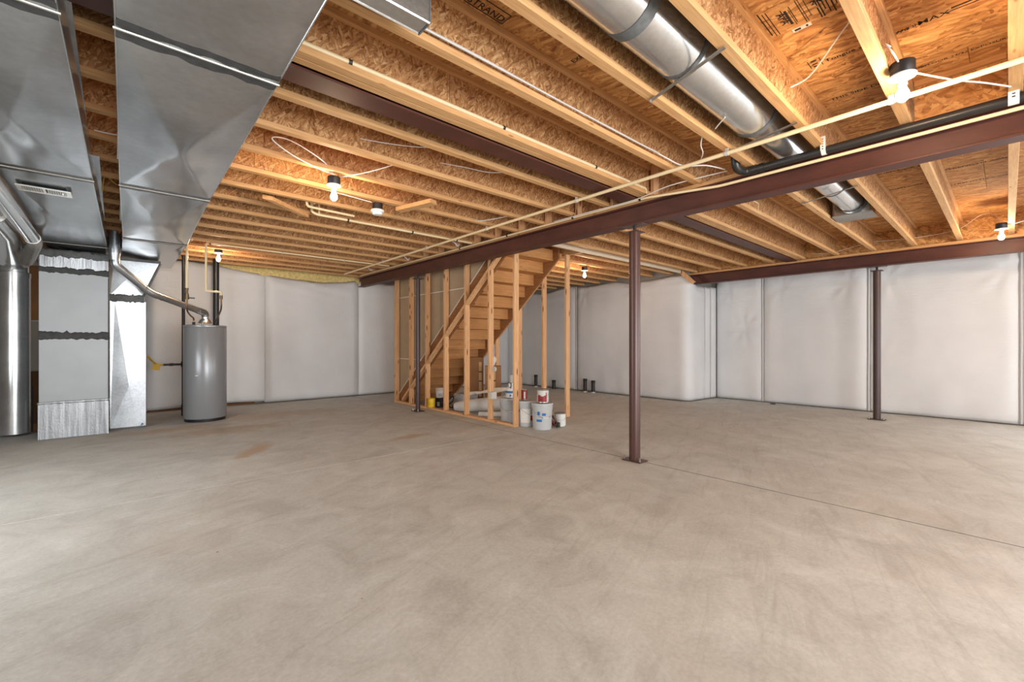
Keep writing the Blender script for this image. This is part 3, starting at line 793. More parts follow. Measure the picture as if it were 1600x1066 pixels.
mband(fu, fx0-.002, fx1+.01, 1.325, .095, fy, 5.1, 'masticdark'); mband(fu, fx0-.002, fx1+.006, 2.17, .075, fy, 9.4, 'masticdark')
mband(fu, fx0-.002, fx1+.006, 2.385, .09, fy, 1.4, 'mastic')
MB().box(fx0+.02, fx1-.02, fy+.02, fy1, 2.37, 2.436).build('duct_collar', 'masticdark', fu)
MB().box(fx1-.004, fx1+.004, fy-.012, fy+.01, .45, 2.1).build('corner_seam', 'masticdark', fu)
rd = thing('return_drop', (.137, 8.56, 0), 'bright galvanized return-air drop between the furnace cabinet and the water heater', 'duct')
rx0, rx1, ry, ry1 = -.056, .331, 8.37, 8.80
Zc = 1.82
MB().box(rx0+.003, rx1-.003, ry+.012, ry1, .02, Zc).build('core', 'galvdull', rd)
# front sheet with its press-broken creases
A = [(rx0, .02), (rx1, .02), (rx1, Zc), (rx0, Zc)]
cx, cz = .145, .62
m = MB(); m.add([(rx0, ry, .02), (rx1, ry, .02), (rx1, ry, Zc), (rx0+.05, ry, Zc), (rx0, ry, Zc), (cx, ry-.02, cz), (.06, ry-.004, .02), (.24, ry-.004, .02)],
                [(0, 6, 5), (6, 7, 5), (7, 1, 5), (1, 2, 5), (2, 3, 5), (3, 4, 0), (3, 0, 5)])
m.build('front_panel', 'drop', rd)
MB().box(rx0+.0, rx1+.0, ry-.006, ry+.0, .0, .03).build('foot_mastic', 'mastic', rd)
mband(rd, rx0-.004, rx1-.02, 1.865, .105, ry-.006, 3.1, 'mastic')
# transition flaring up to the trunk
lo = [(rx0, ry, 1.90), (.30, ry, 1.90), (.30, ry1, 1.90), (rx0, ry1, 1.90)]
hi = [(-.01, ry-.01, 2.40), (.495, ry-.01, 2.40), (.495, ry1+.1, 2.40), (-.01, ry1+.1, 2.40)]
MB().hexa([(rx0, ry, Zc), (.30, ry, Zc), (.30, ry1, Zc), (rx0, ry1, Zc)], lo).build('neck', 'mastic', rd)
m = MB(); q = (.14, ry-.03, 2.16)
m.add(lo+hi+[q], [(0, 1, 8), (1, 5, 8), (5, 4, 8), (4, 0, 8), (1, 2, 6, 5), (2, 3, 7, 6), (3, 0, 4, 7)])
m.build('transition', 'drop', rd)
MB().tube([(.303, ry-.004, 1.90), (.498, ry-.014, 2.40)], .018, 6).build('edge_mastic', 'mastic', rd)
MB().hexa([(-.012, ry-.02, 2.40), (.50, ry-.02, 2.40), (.50, ry1+.1, 2.40), (-.012, ry1+.1, 2.40)], [(-.012, ry-.02, 2.436), (.50, ry-.02, 2.436), (.50, ry1+.1, 2.436), (-.012, ry1+.1, 2.436)]).build('duct_collar', 'mastic', rd)
MB().hexa([(.27, ry-.008, .03), (.31, ry-.008, .05), (.31, ry-.001, .05), (.27, ry-.001, .03)], [(.275, ry-.008, .05), (.29, ry-.008, .075), (.29, ry-.001, .075), (.275, ry-.001, .05)]).build('blue_sticker', 'bluelabel', rd)

# flue from the water heater up between the ducts
fl_ = thing('flue_pipe', (0, 7.9, 2.2), 'galvanized flue pipe slanting from the grey water heater up between the trunk ducts', 'flue')
MB().tube([(-.006, 7.9, 2.42), (-.006, 7.9, 2.99)], .064, 20).build('upper_pipe', 'drop', fl_, smooth=True)
MB().tube([(-.006, 7.9, 2.33), (-.006, 7.9, 2.36), (-.006, 7.9, 2.42)], [.052, .056, .065], 20).build('reducer', 'drop', fl_, smooth=True)
MB().tube(rounded([(.0, 7.9, 2.35), (.0, 7.9, 2.27), (.09, 7.95, 2.19)], .06), .05, 16).build('elbow', 'drop', fl_, smooth=True)
MB().tube([(.085, 7.945, 2.195), (.352, 8.095, 1.955)], .047, 16).build('slanted_pipe', 'drop', fl_, smooth=True)
MB().tube(rounded([(.33, 8.085, 1.975), (.385, 8.11, 1.935), (.46, 8.15, 1.91)], .05), .051, 16).build('elbow', 'drop', fl_, smooth=True)
MB().tube([(.45, 8.145, 1.912), (.985, 8.50, 1.735)], .047, 16).build('slanted_pipe', 'drop', fl_, smooth=True)
MB().tube(rounded([(.97, 8.49, 1.74), (1.07, 8.57, 1.71), (1.076, 8.583, 1.652)], .06), .052, 16).build('elbow', 'drop', fl_, smooth=True)
for p, q in (((.30, 8.065, 2.0), (.315, 8.075, 1.988)), ((.50, 8.18, 1.896), (.52, 8.19, 1.89))):
    MB().tube([p, q], .052, 16).build('pipe_collar', 'galvdull', fl_, smooth=True)

# ------------------------------------------------------------------ water heater
wh = thing('water_heater', (1.076, 8.585, 0), 'tall grey cylindrical water heater standing by the white back wall', 'water heater')
c = (1.076, 8.585, 0)
MB().lathe([(.275, .0), (.278, .03), (.278, .045)], c, 40).build('base_ring', 'black', wh, smooth=True)
MB().lathe([(.282, .046), (.290, .056), (.290, 1.475), (.286, 1.480)], c, 48).build('jacket', 'heater', wh, smooth=True)
MB().lathe([(.286, 1.480), (.292, 1.482), (.292, 1.502), (.28, 1.510), (.0, 1.516)], c, 48).build('top_cap', 'heater', wh, smooth=True)
MB().lathe([(.105, 1.545), (.075, 1.60), (.054, 1.615), (.054, 1.64)], c, 24).build('draft_hood', 'galv', wh, smooth=True)
for a in (0, 2.1, 4.2):
    MB().tube([(c[0]+.085*math.cos(a), c[1]+.085*math.sin(a), 1.51), (c[0]+.085*math.cos(a), c[1]+.085*math.sin(a), 1.575)], .006, 6).build('hood_leg', 'tin', wh)
for dx in (-.16, .13):
    MB().lathe([(.02, 1.505), (.02, 1.56)], (c[0]+dx, c[1]-.08, 0), 10).build('nipple', 'iron', wh, smooth=True)
a0 = -math.atan2(.79, .6)
lab = MB().grid(lambda u, v: (c[0]+.2915*math.cos(-2.15+.13*u), c[1]+.2915*math.sin(-2.15+.13*u), .715+.018*v), 4, 1)
lab.build('name_label', 'offwhite', wh)

def pipe(name, pts, r, mat, label, cat, n=10, bend=.04, group=None):
    return tag(MB().tube(rounded(pts, bend), r, n).build(name, mat, None, smooth=True), label, cat, group)
h1 = thing('water_pipe', (.758, 7.78, 2.0), 'cream water pipe dropping to a valve at the left of the water heater', 'pipe')
MB().tube(rounded([(.758, 7.78, 1.985), (.758, 7.78, 2.672), (.80, 7.60, 2.672)], .05), .015, 10).build('pipe', 'cpvc', h1, smooth=True)
MB().lathe([(.022, 1.90), (.022, 1.935), (.016, 1.94), (.016, 1.99), (.02, 1.99), (.02, 2.01)], (.758, 7.78, 0), 12).build('fitting', 'brass', h1, smooth=True)
MB().tube([(.758, 7.78, 1.85), (.758, 7.78, 1.91)], .026, 12).build('valve_body', 'brass', h1, smooth=True)
MB().box(.78, .85, 7.77, 7.79, 1.865, 1.88).build('valve_handle', 'iron', h1)
MB().tube(spline([(.758, 7.78, 1.855), (.765, 7.82, 1.70), (.83, 8.1, 1.64), (.905, 8.46, 1.62), (.916, 8.505, 1.575)], 6), .011, 8).build('flex_connector', 'copper', h1, smooth=True)
h2 = thing('water_pipe', (.983, 7.78, 2.0), 'cream water pipe stepping over to the right side of the water heater', 'pipe')
MB().tube(rounded([(1.17, 7.78, 1.93), (1.173, 7.78, 1.985), (.983, 7.78, 1.985), (.983, 7.78, 2.675), (1.02, 7.78, 2.675)], .03), .015, 10).build('pipe', 'cpvc', h2, smooth=True)
MB().lathe([(.02, 1.88), (.02, 1.93), (.015, 1.935)], (1.17, 7.78, 0), 12).build('fitting', 'brass', h2, smooth=True)
MB().tube(spline([(1.17, 7.78, 1.89), (1.175, 7.82, 1.74), (1.18, 8.05, 1.66), (1.2, 8.44, 1.60), (1.206, 8.505, 1.575)], 6), .011, 8).build('flex_connector', 'copper', h2, smooth=True)
g1 = thing('gas_pipe', (.845, 9.15, 0), 'black iron gas pipe standing against the back wall left of the water heater', 'pipe')
MB().tube([(.845, 9.15, .16), (.845, 9.15, 2.69)], .024, 12).build('riser', 'iron', g1, smooth=True)
MB().tube([(.845, 9.15, .02), (.845, 9.15, .20)], .030, 12).build('drip_leg', 'iron', g1, smooth=True)
MB().tube([(.58, 9.15, .875), (.845, 9.15, .875)], .018, 10).build('branch', 'iron', g1, smooth=True)
MB().tube([(.845, 9.15, .83), (.845, 9.15, .92)], .034, 12).build('tee', 'iron', g1, smooth=True)
MB().tube([(.66, 9.15, .875), (.71, 9.15, .875)], .024, 10).build('union', 'iron', g1, smooth=True)
MB().tube(spline([(.58, 9.15, .875), (.50, 9.12, .885), (.42, 8.95, .96), (.37, 8.83, 1.03)], 6), .014, 8).build('flex_connector', 'tag', g1, smooth=True)
MB().hexa([(.43, 9.07, .80), (.53, 9.09, .79), (.53, 9.095, .79), (.43, 9.075, .80)], [(.45, 9.07, .91), (.54, 9.09, .885), (.54, 9.095, .885), (.45, 9.075, .91)]).build('warning_tag', 'tag', g1)
pipe('vent_pipe', [(1.365, 9.6, .0), (1.365, 9.6, 2.99)], .048, 'abs', 'black plastic vent pipe rising behind the water heater', 'pipe', 14)

# ------------------------------------------------------------------ pipes on the far left
lp = thing('air_pipe', (-1.0, 8.8, 0), 'fat round galvanized air pipe standing at the left edge of the photo', 'pipe')
MB().lathe([(.152, .03), (.152, 2.10), (.156, 2.10), (.156, 2.16), (.150, 2.165)], (-1.0, 8.8, 0), 32).build('riser', 'galv', lp, smooth=True)
MB().tube(rounded([(-1.0, 8.8, 2.15), (-1.0, 8.8, 2.30), (-.97, 8.45, 2.385)], .18, 8), .14, 24).build('elbow', 'galv', lp, smooth=True)
MB().tube([(-.975, 8.5, 2.36), (-.86, 7.1, 2.40), (-.80, 3.4, 2.41), (-.80, -.9, 2.41)], [.13, .085, .078, .078], 20).build('overhead_pipe', 'galv', lp, smooth=True)
for y in (4.9, 6.1):
    MB().tube([(-.825, y, 2.405), (-.8255, y+.03, 2.405)], .088, 20).build('pipe_collar', 'galvdull', lp, smooth=True)
l2 = thing('air_pipe', (-.68, 7.3, 2.38), 'slim galvanized pipe slung under the left edge of the trunk duct', 'pipe')
MB().tube([(-.645, -.9, 2.375), (-.675, 7.1, 2.375)], .062, 18).build('straight_pipe', 'galv', l2, smooth=True)
MB().tube(rounded([(-.675, 7.08, 2.375), (-.68, 7.38, 2.375), (-.80, 7.9, 2.22)], .1, 6), .066, 18).build('elbow', 'galvdull', l2, smooth=True)
for k, z in enumerate((2.42, 2.56)):
    pipe('plastic_pipe', [(-1.9, 9.6, z), (-.78, 9.6, z)], .045, 'offwhite', ('lower' if k == 0 else 'upper')+' white plastic pipe running behind the furnace cabinet', 'pipe', 14)
def obox(m, cx_, cy_, z0, sx, sy, sz, rz, lean=0.0, mi=0):
    ca, sa = math.cos(rz), math.sin(rz)
    def P(a, b, z, k=0): return (cx_+a*ca-(b+k)*sa, cy_+a*sa+(b+k)*ca, z)
    lo = [P(-sx/2, -sy/2, z0), P(sx/2, -sy/2, z0), P(sx/2, sy/2, z0), P(-sx/2, sy/2, z0)]
    hi = [P(-sx/2, -sy/2, z0+sz, lean), P(sx/2, -sy/2, z0+sz, lean), P(sx/2, sy/2, z0+sz, lean), P(-sx/2, sy/2, z0+sz, lean)]
    return m.hexa(lo, hi, mi)
bxl = thing('cardboard_box', (-.94, 9.2, 0), 'brown cardboard box with a white label, in the dark gap left of the furnace', 'box')
obox(MB(), -.92, 9.25, .10, .34, .36, .72, .1).build('body', 'carddark', bxl)
obox(MB(), -.92, 9.25, .0, .36, .38, .10, .1).build('tray', 'card', bxl)
obox(MB(), -.945, 9.062, .50, .14, .004, .09, .1).build('label', 'glove', bxl)
tag(obox(MB(), -.86, 9.02, .0, .015, .04, .62, 0, -.02).build('metal_strip', 'iron', None), 'dark thin strip leaning by the box left of the furnace', 'strip')
tag(obox(MB(), -.93, 9.95, 1.58, .36, .03, .84, 0).build('backing_board', 'card', None), 'tan board fixed to the wall in the gap left of the furnace', 'board')
tag(obox(MB(), -.93, 9.96, .0, .5, .05, 1.56, 0).build('wall_panel', 'rawconc', None), 'grey wall panel below the tan board left of the furnace', 'panel')

# ------------------------------------------------------------------ round duct with its hangers, and the short rectangular duct
rdn = thing('round_duct', (2.5, 1.19, 2.84), 'shiny round metal duct running between two joists above the long beam', 'duct')
yc, zc = 1.195, 2.845
def rseg(xa, xb_, r0, r1, nm='duct_section'): MB().tube([(xa, yc, zc), (xb_, yc, zc)], [r0, r1], 32, caps=False).build(nm, 'galv', rdn, smooth=True)
rseg(-1.8, 1.82, .150, .150); rseg(1.82, 2.35, .149, .149); rseg(2.35, 3.35, .150, .150); rseg(3.35, 3.62, .150, .118, 'taper'); rseg(3.62, 5.6, .118, .118); rseg(5.6, 6.36, .117, .117)
for x, r, w, mt in ((1.82, .153, .07, 'mastic'), (2.31, .153, .03, 'mastic'), (3.35, .154, .05, 'mastic'), (5.45, .121, .025, 'mastic')):
    MB().tube([(x-w/2, yc, zc), (x+w/2, yc, zc)], r, 32).build('joint_band', mt, rdn, smooth=True)
MB().box(6.28, 6.62, 1.01, 1.38, 2.70, 2.712).build('boot_plate', 'galvdull', rdn)
MB().prism([(6.30, 2.712), (6.60, 2.712), (6.60, 2.98), (6.36, 2.98), (6.30, 2.86)], 'Y', 1.03, 1.36).build('boot', 'galv', rdn, bevel=.004)
MB().tube([(6.25, yc, zc), (6.38, yc, zc)], .135, 32, caps=False).build('boot_collar', 'mastic', rdn, smooth=True)
for i, (xa, xb_) in enumerate(((2.24, 2.40), (3.36, 3.50), (5.13, 5.36))):
    zs_ = 2.686
    m = MB().hexa([(xa-.012, .93, zs_), (xa+.012, .93, zs_), (xb_+.012, 1.43, zs_), (xb_-.012, 1.43, zs_)], [(xa-.012, .93, zs_+.004), (xa+.012, .93, zs_+.004), (xb_+.012, 1.43, zs_+.004), (xb_-.012, 1.43, zs_+.004)])
    m.box(xb_-.012, xb_+.012, 1.43, 1.434, zs_-.012, zs_+.02)
    tag(m.build('hanger_strap', 'galvdull', None), ['flat metal strap under the round duct, nearest of the two before the long beam', 'flat metal strap under the round duct, right beside the long beam', 'flat metal strap under the round duct beyond the long beam'][i], 'strap', 'straps under the round duct')
sd_ = thing('duct_stub', (.8, 1.7, 2.6), 'short rectangular metal duct end hanging below a joist at the top edge of the photo', 'duct')
MB().box(.63, 1.0, 1.655, 1.735, 2.60, 2.612).build('bottom_panel', 'galv', sd_)
MB().box(.63, 1.0, 1.645, 1.655, 2.595, 2.96).build('side_panel', 'galvdull', sd_, bevel=.003)
MB().box(.63, 1.0, 1.735, 1.743, 2.595, 2.69).build('side_lip', 'galv', sd_, bevel=.003)
MB().box(1.0, 1.006, 1.645, 1.743, 2.595, 2.96).build('end_cap', 'mastic', sd_)
MB().tube([(.63, 1.648, 2.597), (1.0, 1.648, 2.597)], .007, 6).build('hem', 'galv', sd_)

# ------------------------------------------------------------------ cream plastic water lines under the joists
def line(pts, r, label, clips=(), clipmat='wiregrey', bend=.05):
    o = thing('water_line', pts[0], label, 'pipe', 'cream water lines under the joists')
    MB().tube(rounded(pts, bend), r, 10).build('pipe', 'cpvc', o, smooth=True)
    for (cx_, cy_, cz_, ax) in clips:
        m = MB()
        if ax == 'Y': m.tube([(cx_, cy_-.012, cz_), (cx_, cy_+.012, cz_)], r+.004, 10); m.box(cx_-.004, cx_+.004, cy_-.012, cy_+.012, cz_, cz_+.035)
        else: m.tube([(cx_-.009, cy_, cz_), (cx_+.009, cy_, cz_)], r+.004, 10); m.box(cx_-.009, cx_+.009, cy_-.004, cy_+.004, cz_-.026, cz_)
        m.build('clip', clipmat, o)
    return o
def xp1(y): return 3.387+.0142*y
line([(xp1(9.1), 9.1, 2.648), (xp1(4.5), 4.5, 2.650), (xp1(-1.2), -1.2, 2.648)], .0155, 'long cream pipe crossing under all the joists left of the long beam',
     [(xp1(y), y, 2.649, 'Y') for y in (.457, 1.40, 2.87, 4.33, 5.8, 7.3)])
line([(3.94, 9.3, 2.680), (3.94, 2.4, 2.676), (3.972, 1.7, 2.615), (3.972, -1.2, 2.612)], .0125, 'thin cream pipe lying along the top edge of the long beam', [(3.94, y, 2.677, 'Y') for y in (2.47, 3.35, 4.5, 5.6)], 'black')
line([(-.5, 2.383, 2.753), (3.90, 2.383, 2.753), (3.90, 2.383, 2.70)], .014, 'cream pipe strapped along the joist beside the flush steel beam', [(x, 2.383, 2.753, 'X') for x in (.95, 2.05, 3.1)], 'black')
line([(1.045, 7.78, 2.682), (3.85, 7.78, 2.682)], .0145, 'cream pipe running from the water heater toward the long beam', [(2.0, 7.78, 2.682, 'X'), (3.0, 7.78, 2.682, 'X')], 'wiregrey')
line([(1.64, 5.20, 2.82), (1.64, 5.20, 2.70), (1.70, 5.20, 2.682), (3.86, 5.20, 2.682)], .0145, 'cream pipe hung below the joists behind the smoke detector', [(2.05, 5.20, 2.682, 'X'), (2.9, 5.20, 2.682, 'X'), (3.6, 5.20, 2.682, 'X')], 'black')
line([(1.50, 4.90, 2.80), (1.52, 4.98, 2.69), (1.60, 5.0, 2.692), (2.05, 5.02, 2.692)], .013, 'short cream pipe joining the line left of the smoke detector')
line([(1.72, 5.20, 2.682), (1.72, 5.20, 2.80)], .011, 'short vertical cream riser at the bend left of the smoke detector, lower one')
line([(1.58, 4.92, 2.71), (1.58, 4.92, 2.84)], .011, 'short vertical cream riser at the bend left of the smoke detector, upper one')
for y, lb in ((8.233, 'farthest'), (6.775, 'middle'), (5.317, 'nearest')):
    tag(MB().tube(rounded([(3.60, y, 2.7), (3.66, y, 2.665), (3.70, y, 2.63), (3.72, y, 2.665)], .03), .010, 8).build('pipe_hook', 'wiregrey', None, smooth=True), lb+' of the three white hooks hanging beside the far half of the long beam', 'hook', 'white pipe hooks')
dp = thing('drain_pipe', (3.95, .5, 2.667), 'black plastic drain pipe lying along the top of the long beam', 'pipe')
DX, DZ = 3.948, 2.667
MB().tube([(DX, 1.40, DZ), (DX, -1.2, DZ)], .030, 18).build('pipe', 'abs', dp, smooth=True)
MB().tube(rounded([(DX, 1.36, DZ), (DX, 1.47, DZ), (3.83, 1.50, DZ), (3.80, 1.50, 2.80)], .06, 6), .033, 18).build('elbow', 'abs', dp, smooth=True)
for y in (1.36, 1.415): MB().tube([(DX, y, DZ), (DX, y-.035, DZ)], .036, 18).build('coupling', 'abs', dp, smooth=True)
for y, w in ((.93, .03), (.0, .045)):
    m = MB().tube([(DX, y, DZ), (DX, y-w, DZ)], .0325, 18); m.box(DX-.045, DX-.03, y-w, y, DZ-.01, 2.76); m.build('pipe_strap', 'white', dp)
    for k in range(5):
        z = DZ+.0+.018*k; MB().box(DX-.0465, DX-.044, y-w*.65, y-w*.35, z-.003, z+.004).build('strap_hole', 'ink', dp)

# ------------------------------------------------------------------ bare bulbs and smoke detector
def lamp(x, y, z, label):
    o = thing('bare_bulb_lamp', (x, y, z), label, 'lamp', 'bare bulb lamps')
    MB().lathe([(.050, z+.006), (.053, z+.010), (.053, z+.072), (.0, z+.074)], (x, y, 0), 18).build('junction_box', 'black', o, smooth=True)
    MB().lathe([(.0, z-.042), (.019, z-.042), (.022, z-.012), (.040, z-.008), (.058, z-.003), (.060, z+.003), (.058, z+.0055), (.0, z+.0055)], (x, y, 0), 24).build('lamp_holder', 'white', o, smooth=True)
    zz = z-.042
    MB().lathe([(.0, zz-.092), (.012, zz-.090), (.023, zz-.080), (.029, zz-.063), (.028, zz-.047), (.020, zz-.028), (.0145, zz-.012), (.0135, zz)], (x, y, 0), 16).build('bulb', 'glow', o, smooth=True)
lamp(3.124, .374, 2.648, 'large bare lit bulb on the joist at the upper right of the photo')
lamp(1.43, 3.944, 2.612, 'bare lit bulb under the joists beside the smoke detector')
lamp(1.214, 8.318, 2.650, 'small bare lit bulb above the water heater near the back wall')
lamp(6.69, 5.40, 2.614, 'small bare lit bulb behind the stairs, near the far white wall')
lamp(8.24, .054, 2.650, 'small bare lit bulb at the right edge over the far steel beam')
sm = thing('smoke_detector', (2.06, 4.43, 2.62), 'white smoke detector on a black box under the joists', 'smoke detector')
MB().lathe([(.052, 2.632), (.052, 2.698), (.0, 2.699)], (2.06, 4.43, 0), 18).build('junction_box', 'black', sm, smooth=True)
MB().lathe([(.0, 2.578), (.042, 2.580), (.05, 2.590), (.052, 2.602), (.068, 2.606), (.070, 2.624), (.064, 2.631), (.0, 2.632)], (2.06, 4.43, 0), 24).build('detector_body', 'white', sm, smooth=True)

# ------------------------------------------------------------------ cables
def cable(pts, label, r=.0045, mat='wire', n=6):
    return tag(MB().tube(spline(pts, n), r, 6).build('cable', mat, None, smooth=True), label, 'cable', 'white electric cables of the ceiling')
cable([(.9, 1.878, 2.748), (1.5, 1.874, 2.752), (2.1, 1.870, 2.744), (2.7, 1.872, 2.75), (3.3, 1.865, 2.746), (3.55, 1.82, 2.72), (3.72, 1.70, 2.73), (3.90, 1.62, 2.72)], 'upper white cable along the joist below the rectangular duct end', .0055)
cable([(.9, 1.856, 2.730), (1.6, 1.850, 2.729), (2.2, 1.853, 2.731), (2.8, 1.848, 2.729), (3.2, 1.84, 2.73)], 'lower grey cable along the joist below the rectangular duct end', .0055, 'wiregrey')
cable([(3.10, .42, 2.82), (3.02, .43, 2.80), (3.00, .40, 2.74), (3.07, .385, 2.71)], 'short white cable curling into the large bare bulb')
cable([(3.17, .335, 2.672), (3.42, .20, 2.672), (3.60, .09, 2.678), (3.80, -.01, 2.69)], 'white cable stretching from the large bare bulb to the pipe strap')
cable([(3.13, .90, 2.82), (3.15, .80, 2.86), (2.98, .62, 2.93), (2.86, .49, 2.97)], 'white cable sagging under the subfloor left of the large bare bulb')
cable([(1.42, 3.90, 2.69), (1.25, 3.86, 2.70), (1.02, 3.72, 2.70), (.86, 3.62, 2.74), (1.0, 3.66, 2.78), (1.28, 3.80, 2.75), (1.41, 3.90, 2.69)], 'looped white cable left of the bulb near the smoke detector')
cable([(1.47, 3.93, 2.69), (1.62, 3.72, 2.71), (1.78, 3.52, 2.76), (1.83, 3.46, 2.80)], 'short white cable right of the bulb near the smoke detector')
cable([(.72, 4.33, 2.72), (1.0, 4.385, 2.714), (1.55, 4.385, 2.705), (1.98, 4.40, 2.69)], 'white cable along the joist leading to the smoke detector')
cable([(1.35, 3.40, 2.83), (1.55, 3.32, 2.82), (1.78, 3.22, 2.82), (2.0, 3.12, 2.84)], 'white cable crossing a joist bay just behind the flush beam, left one', .004)
cable([(2.12, 3.395, 2.84), (2.35, 3.28, 2.82), (2.6, 3.16, 2.80), (2.8, 2.93, 2.82)], 'white cable crossing a joist bay just behind the flush beam, right one', .004)
cbn = thing('cable_bundle', (2.9, 4.4, 2.72), 'bundle of white cables sagging over the joists right of the smoke detector', 'cable')
for k in range(4):
    MB().tube(spline([(2.15+.04*k, 4.44, 2.72+.012*k), (2.6, 4.40+.03*k, 2.712+.01*k), (3.0, 4.36+.03*k, 2.706+.012*k), (3.3, 4.30+.02*k, 2.72), (3.6, 4.05-.03*k, 2.78)], 6), .004, 6).build('cable', 'wire' if k % 2 else 'wiregrey', cbn, smooth=True)
cable([(3.95, 1.62, 2.72), (3.86, 2.1, 2.70), (3.89, 2.5, 2.668), (3.89, 3.1, 2.672), (3.90, 3.6, 2.675)], 'white cable lying on top of the long beam by the standing post')
cable([(4.75, 1.93, 2.80), (5.1, 1.80, 2.74), (5.3, 1.84, 2.745), (5.45, 1.90, 2.72)], 'thin cable end hanging from a joist just beyond the long beam', .0035, 'cpvc')
cable([(9.10, 2.3, 2.80), (9.05, 2.0, 2.76), (9.02, 1.45, 2.84), (9.02, 1.0, 2.82), (9.04, .5, 2.86), (8.6, .25, 2.93), (8.3, .12, 2.86), (8.25, .06, 2.72)], 'white cable along the rim above the beam by the right wall')
cable([(8.30, -.02, 2.70), (8.6, -.25, 2.80), (8.9, -.42, 2.82)], 'white cable leaving the bulb at the right edge')
cable([(2.93, 1.215, 2.685), (2.98, 1.27, 2.684), (3.037, 1.324, 2.686)], 'short white cable end under the round duct', .004)
cable([(3.14, 1.46, 2.72), (3.24, 1.52, 2.70), (3.36, 1.56, 2.69), (3.48, 1.63, 2.70)], 'white cable hanging between the joists left of the round duct', .004)
cable([(-.11, 4.25, 2.715), (0.0, 4.24, 2.714), (.05, 4.2, 2.716)], 'white cable crossing the gap between the trunk ducts', .005)
cable([(-.09, 4.85, 2.72), (.0, 4.83, 2.71), (.05, 4.82, 2.72)], 'second white cable crossing the gap between the trunk ducts', .005)
cable([(-.09, 5.55, 2.62), (-.08, 5.5, 2.72), (-.06, 5.35, 2.715), (.0, 5.45, 2.69), (.03, 5.5, 2.695)], 'yellow cable looping in the gap between the trunk ducts', .006, 'wireyel')

# ------------------------------------------------------------------ floor stubs by the far wall
for k, (y, h, lb) in enumerate(((8.78, .34, 'farthest'), (8.10, .235, 'second farthest'), (7.04, .335, 'second nearest'), (6.79, .305, 'nearest'))):
    o = thing('drain_stub', (8.745, y, 0), lb+' of the four black drain stubs standing in front of the far white wall', 'pipe stub', 'black drain stubs')
    MB().lathe([(.045, 0), (.045, h)], (8.745, y, 0), 14).build('pipe', 'abs', o, smooth=True)
    MB().lathe([(.049, h-.06), (.050, h), (.0, h+.004)], (8.745, y, 0), 14).build('cap', 'rubber', o, smooth=True)
    if k != 1: MB().lathe([(.055, 0), (.05, .03)], (8.745, y, 0), 14).build('collar', 'offwhite', o, smooth=True)
tag(MB().lathe([(.05, .0), (.05, .012), (.0, .014)], (9.85, 3.15, 0), 12).build('drain_cover', 'rubber', None), 'small black cap on the floor at the foot of the right wall', 'cap')

# ------------------------------------------------------------------ buckets, cans and the rest under and beside the stairs
def bucket(x, y, mat, label, lid=True, hang=0.0, extras=None):
    o = thing('plastic_bucket', (x, y, 0), label, 'bucket', 'plastic buckets by the stairs')
    MB().lathe([(.128, .0), (.132, .004), (.146, .285), (.152, .285), (.152, .297), (.147, .299), (.148, .318), (.154, .318), (.154, .330), (.149, .332), (.150, .362), (.0, .362) if lid else (.144, .362)]+([] if lid else [(.140, .30), (.0, .30)]), (x, y, 0), 28).build('body', mat, o, smooth=True)
    if lid: MB().lathe([(.154, .342), (.157, .345), (.157, .372), (.148, .375), (.144, .368), (.0, .368)], (x, y, 0), 28).build('lid', mat, o, smooth=True)
    h = []
    for k in range(13):
        a = PI*k/12; q = -2.30+hang
        u = math.cos(a)*.156; d = math.sin(a)
        dx, dy = math.cos(q), math.sin(q); tx, ty = -dy, dx
        rr = .158*abs(d)**.35
        h.append((x+tx*u+dx*rr*min(1, d*1.4), y+ty*u+dy*rr*min(1, d*1.4), .305-.13*d))
    MB().tube(h, .0025, 6).build('wire_handle', 'tin', o, smooth=True)
    MB().tube([h[5], h[6], h[7]], .008, 8).build('grip', 'white', o, smooth=True)
    return o
def wrap(parent, x, y, r0, r1, z0, z1, a0, a1, mat, nm, wavy=0, n=16, sd=0):
    """label or tape wrapped round a can, from angle a0 to a1"""
    m = MB()
    def F(u, v):
        a = a0+(a1-a0)*u; zt = z1+wavy*math.sin(u*9+sd)+wavy*.6*math.sin(u*4+sd)
        z = z0+(zt-z0)*v; r = r0+(r1-r0)*(z-z0)/max(1e-6, (z1-z0))
        return (x+r*math.cos(a), y+r*math.sin(a), z)
    m.grid(F, n, 3); return m.build(nm, mat, parent, smooth=True)
FC = -2.30    # direction from the buckets to the camera
b1 = bucket(4.57, 4.46, 'bucketgrey', 'grey lidded bucket with two strips of blue tape, at the end of the stair wall', hang=.25)
wrap(b1, 4.57, 4.46, 0.1441, 0.1458, .205, .240, FC-.08, FC+.30, 'blue', 'tape_strip'); wrap(b1, 4.57, 4.46, 0.1443, 0.1469, .21, .262, FC-.56, FC-.30, 'blue', 'tape_strip')
wrap(b1, 4.57, 4.46, 0.1423, 0.1463, .19, .27, FC-.62, FC+.42, 'wiregrey', 'faded_label')
wrap(b1, 4.57, 4.46, 0.1398, 0.1415, .118, .152, FC-.66, FC-.10, 'blue', 'tape_strip')
b2 = bucket(4.585, 4.795, 'bucketgrey', 'grey bucket with a big white paper label, just right of the end stud', hang=.55)
wrap(b2, 4.585, 4.795, 0.1364, 0.1464, .06, .262, FC-.75, FC+.35, 'glove', 'paper_label'); wrap(b2, 4.585, 4.795, 0.1384, 0.1423, .09, .17, FC+.36, FC+.80, 'red', 'red_print', .012); wrap(b2, 4.585, 4.795, 0.1443, 0.1463, .21, .25, FC-1.2, FC-.85, 'blue', 'tape_strip')
b3 = bucket(4.60, 5.20, 'bucketgrey', 'grey bucket inside the stud wall with a white and blue jug on its lid', hang=.1)
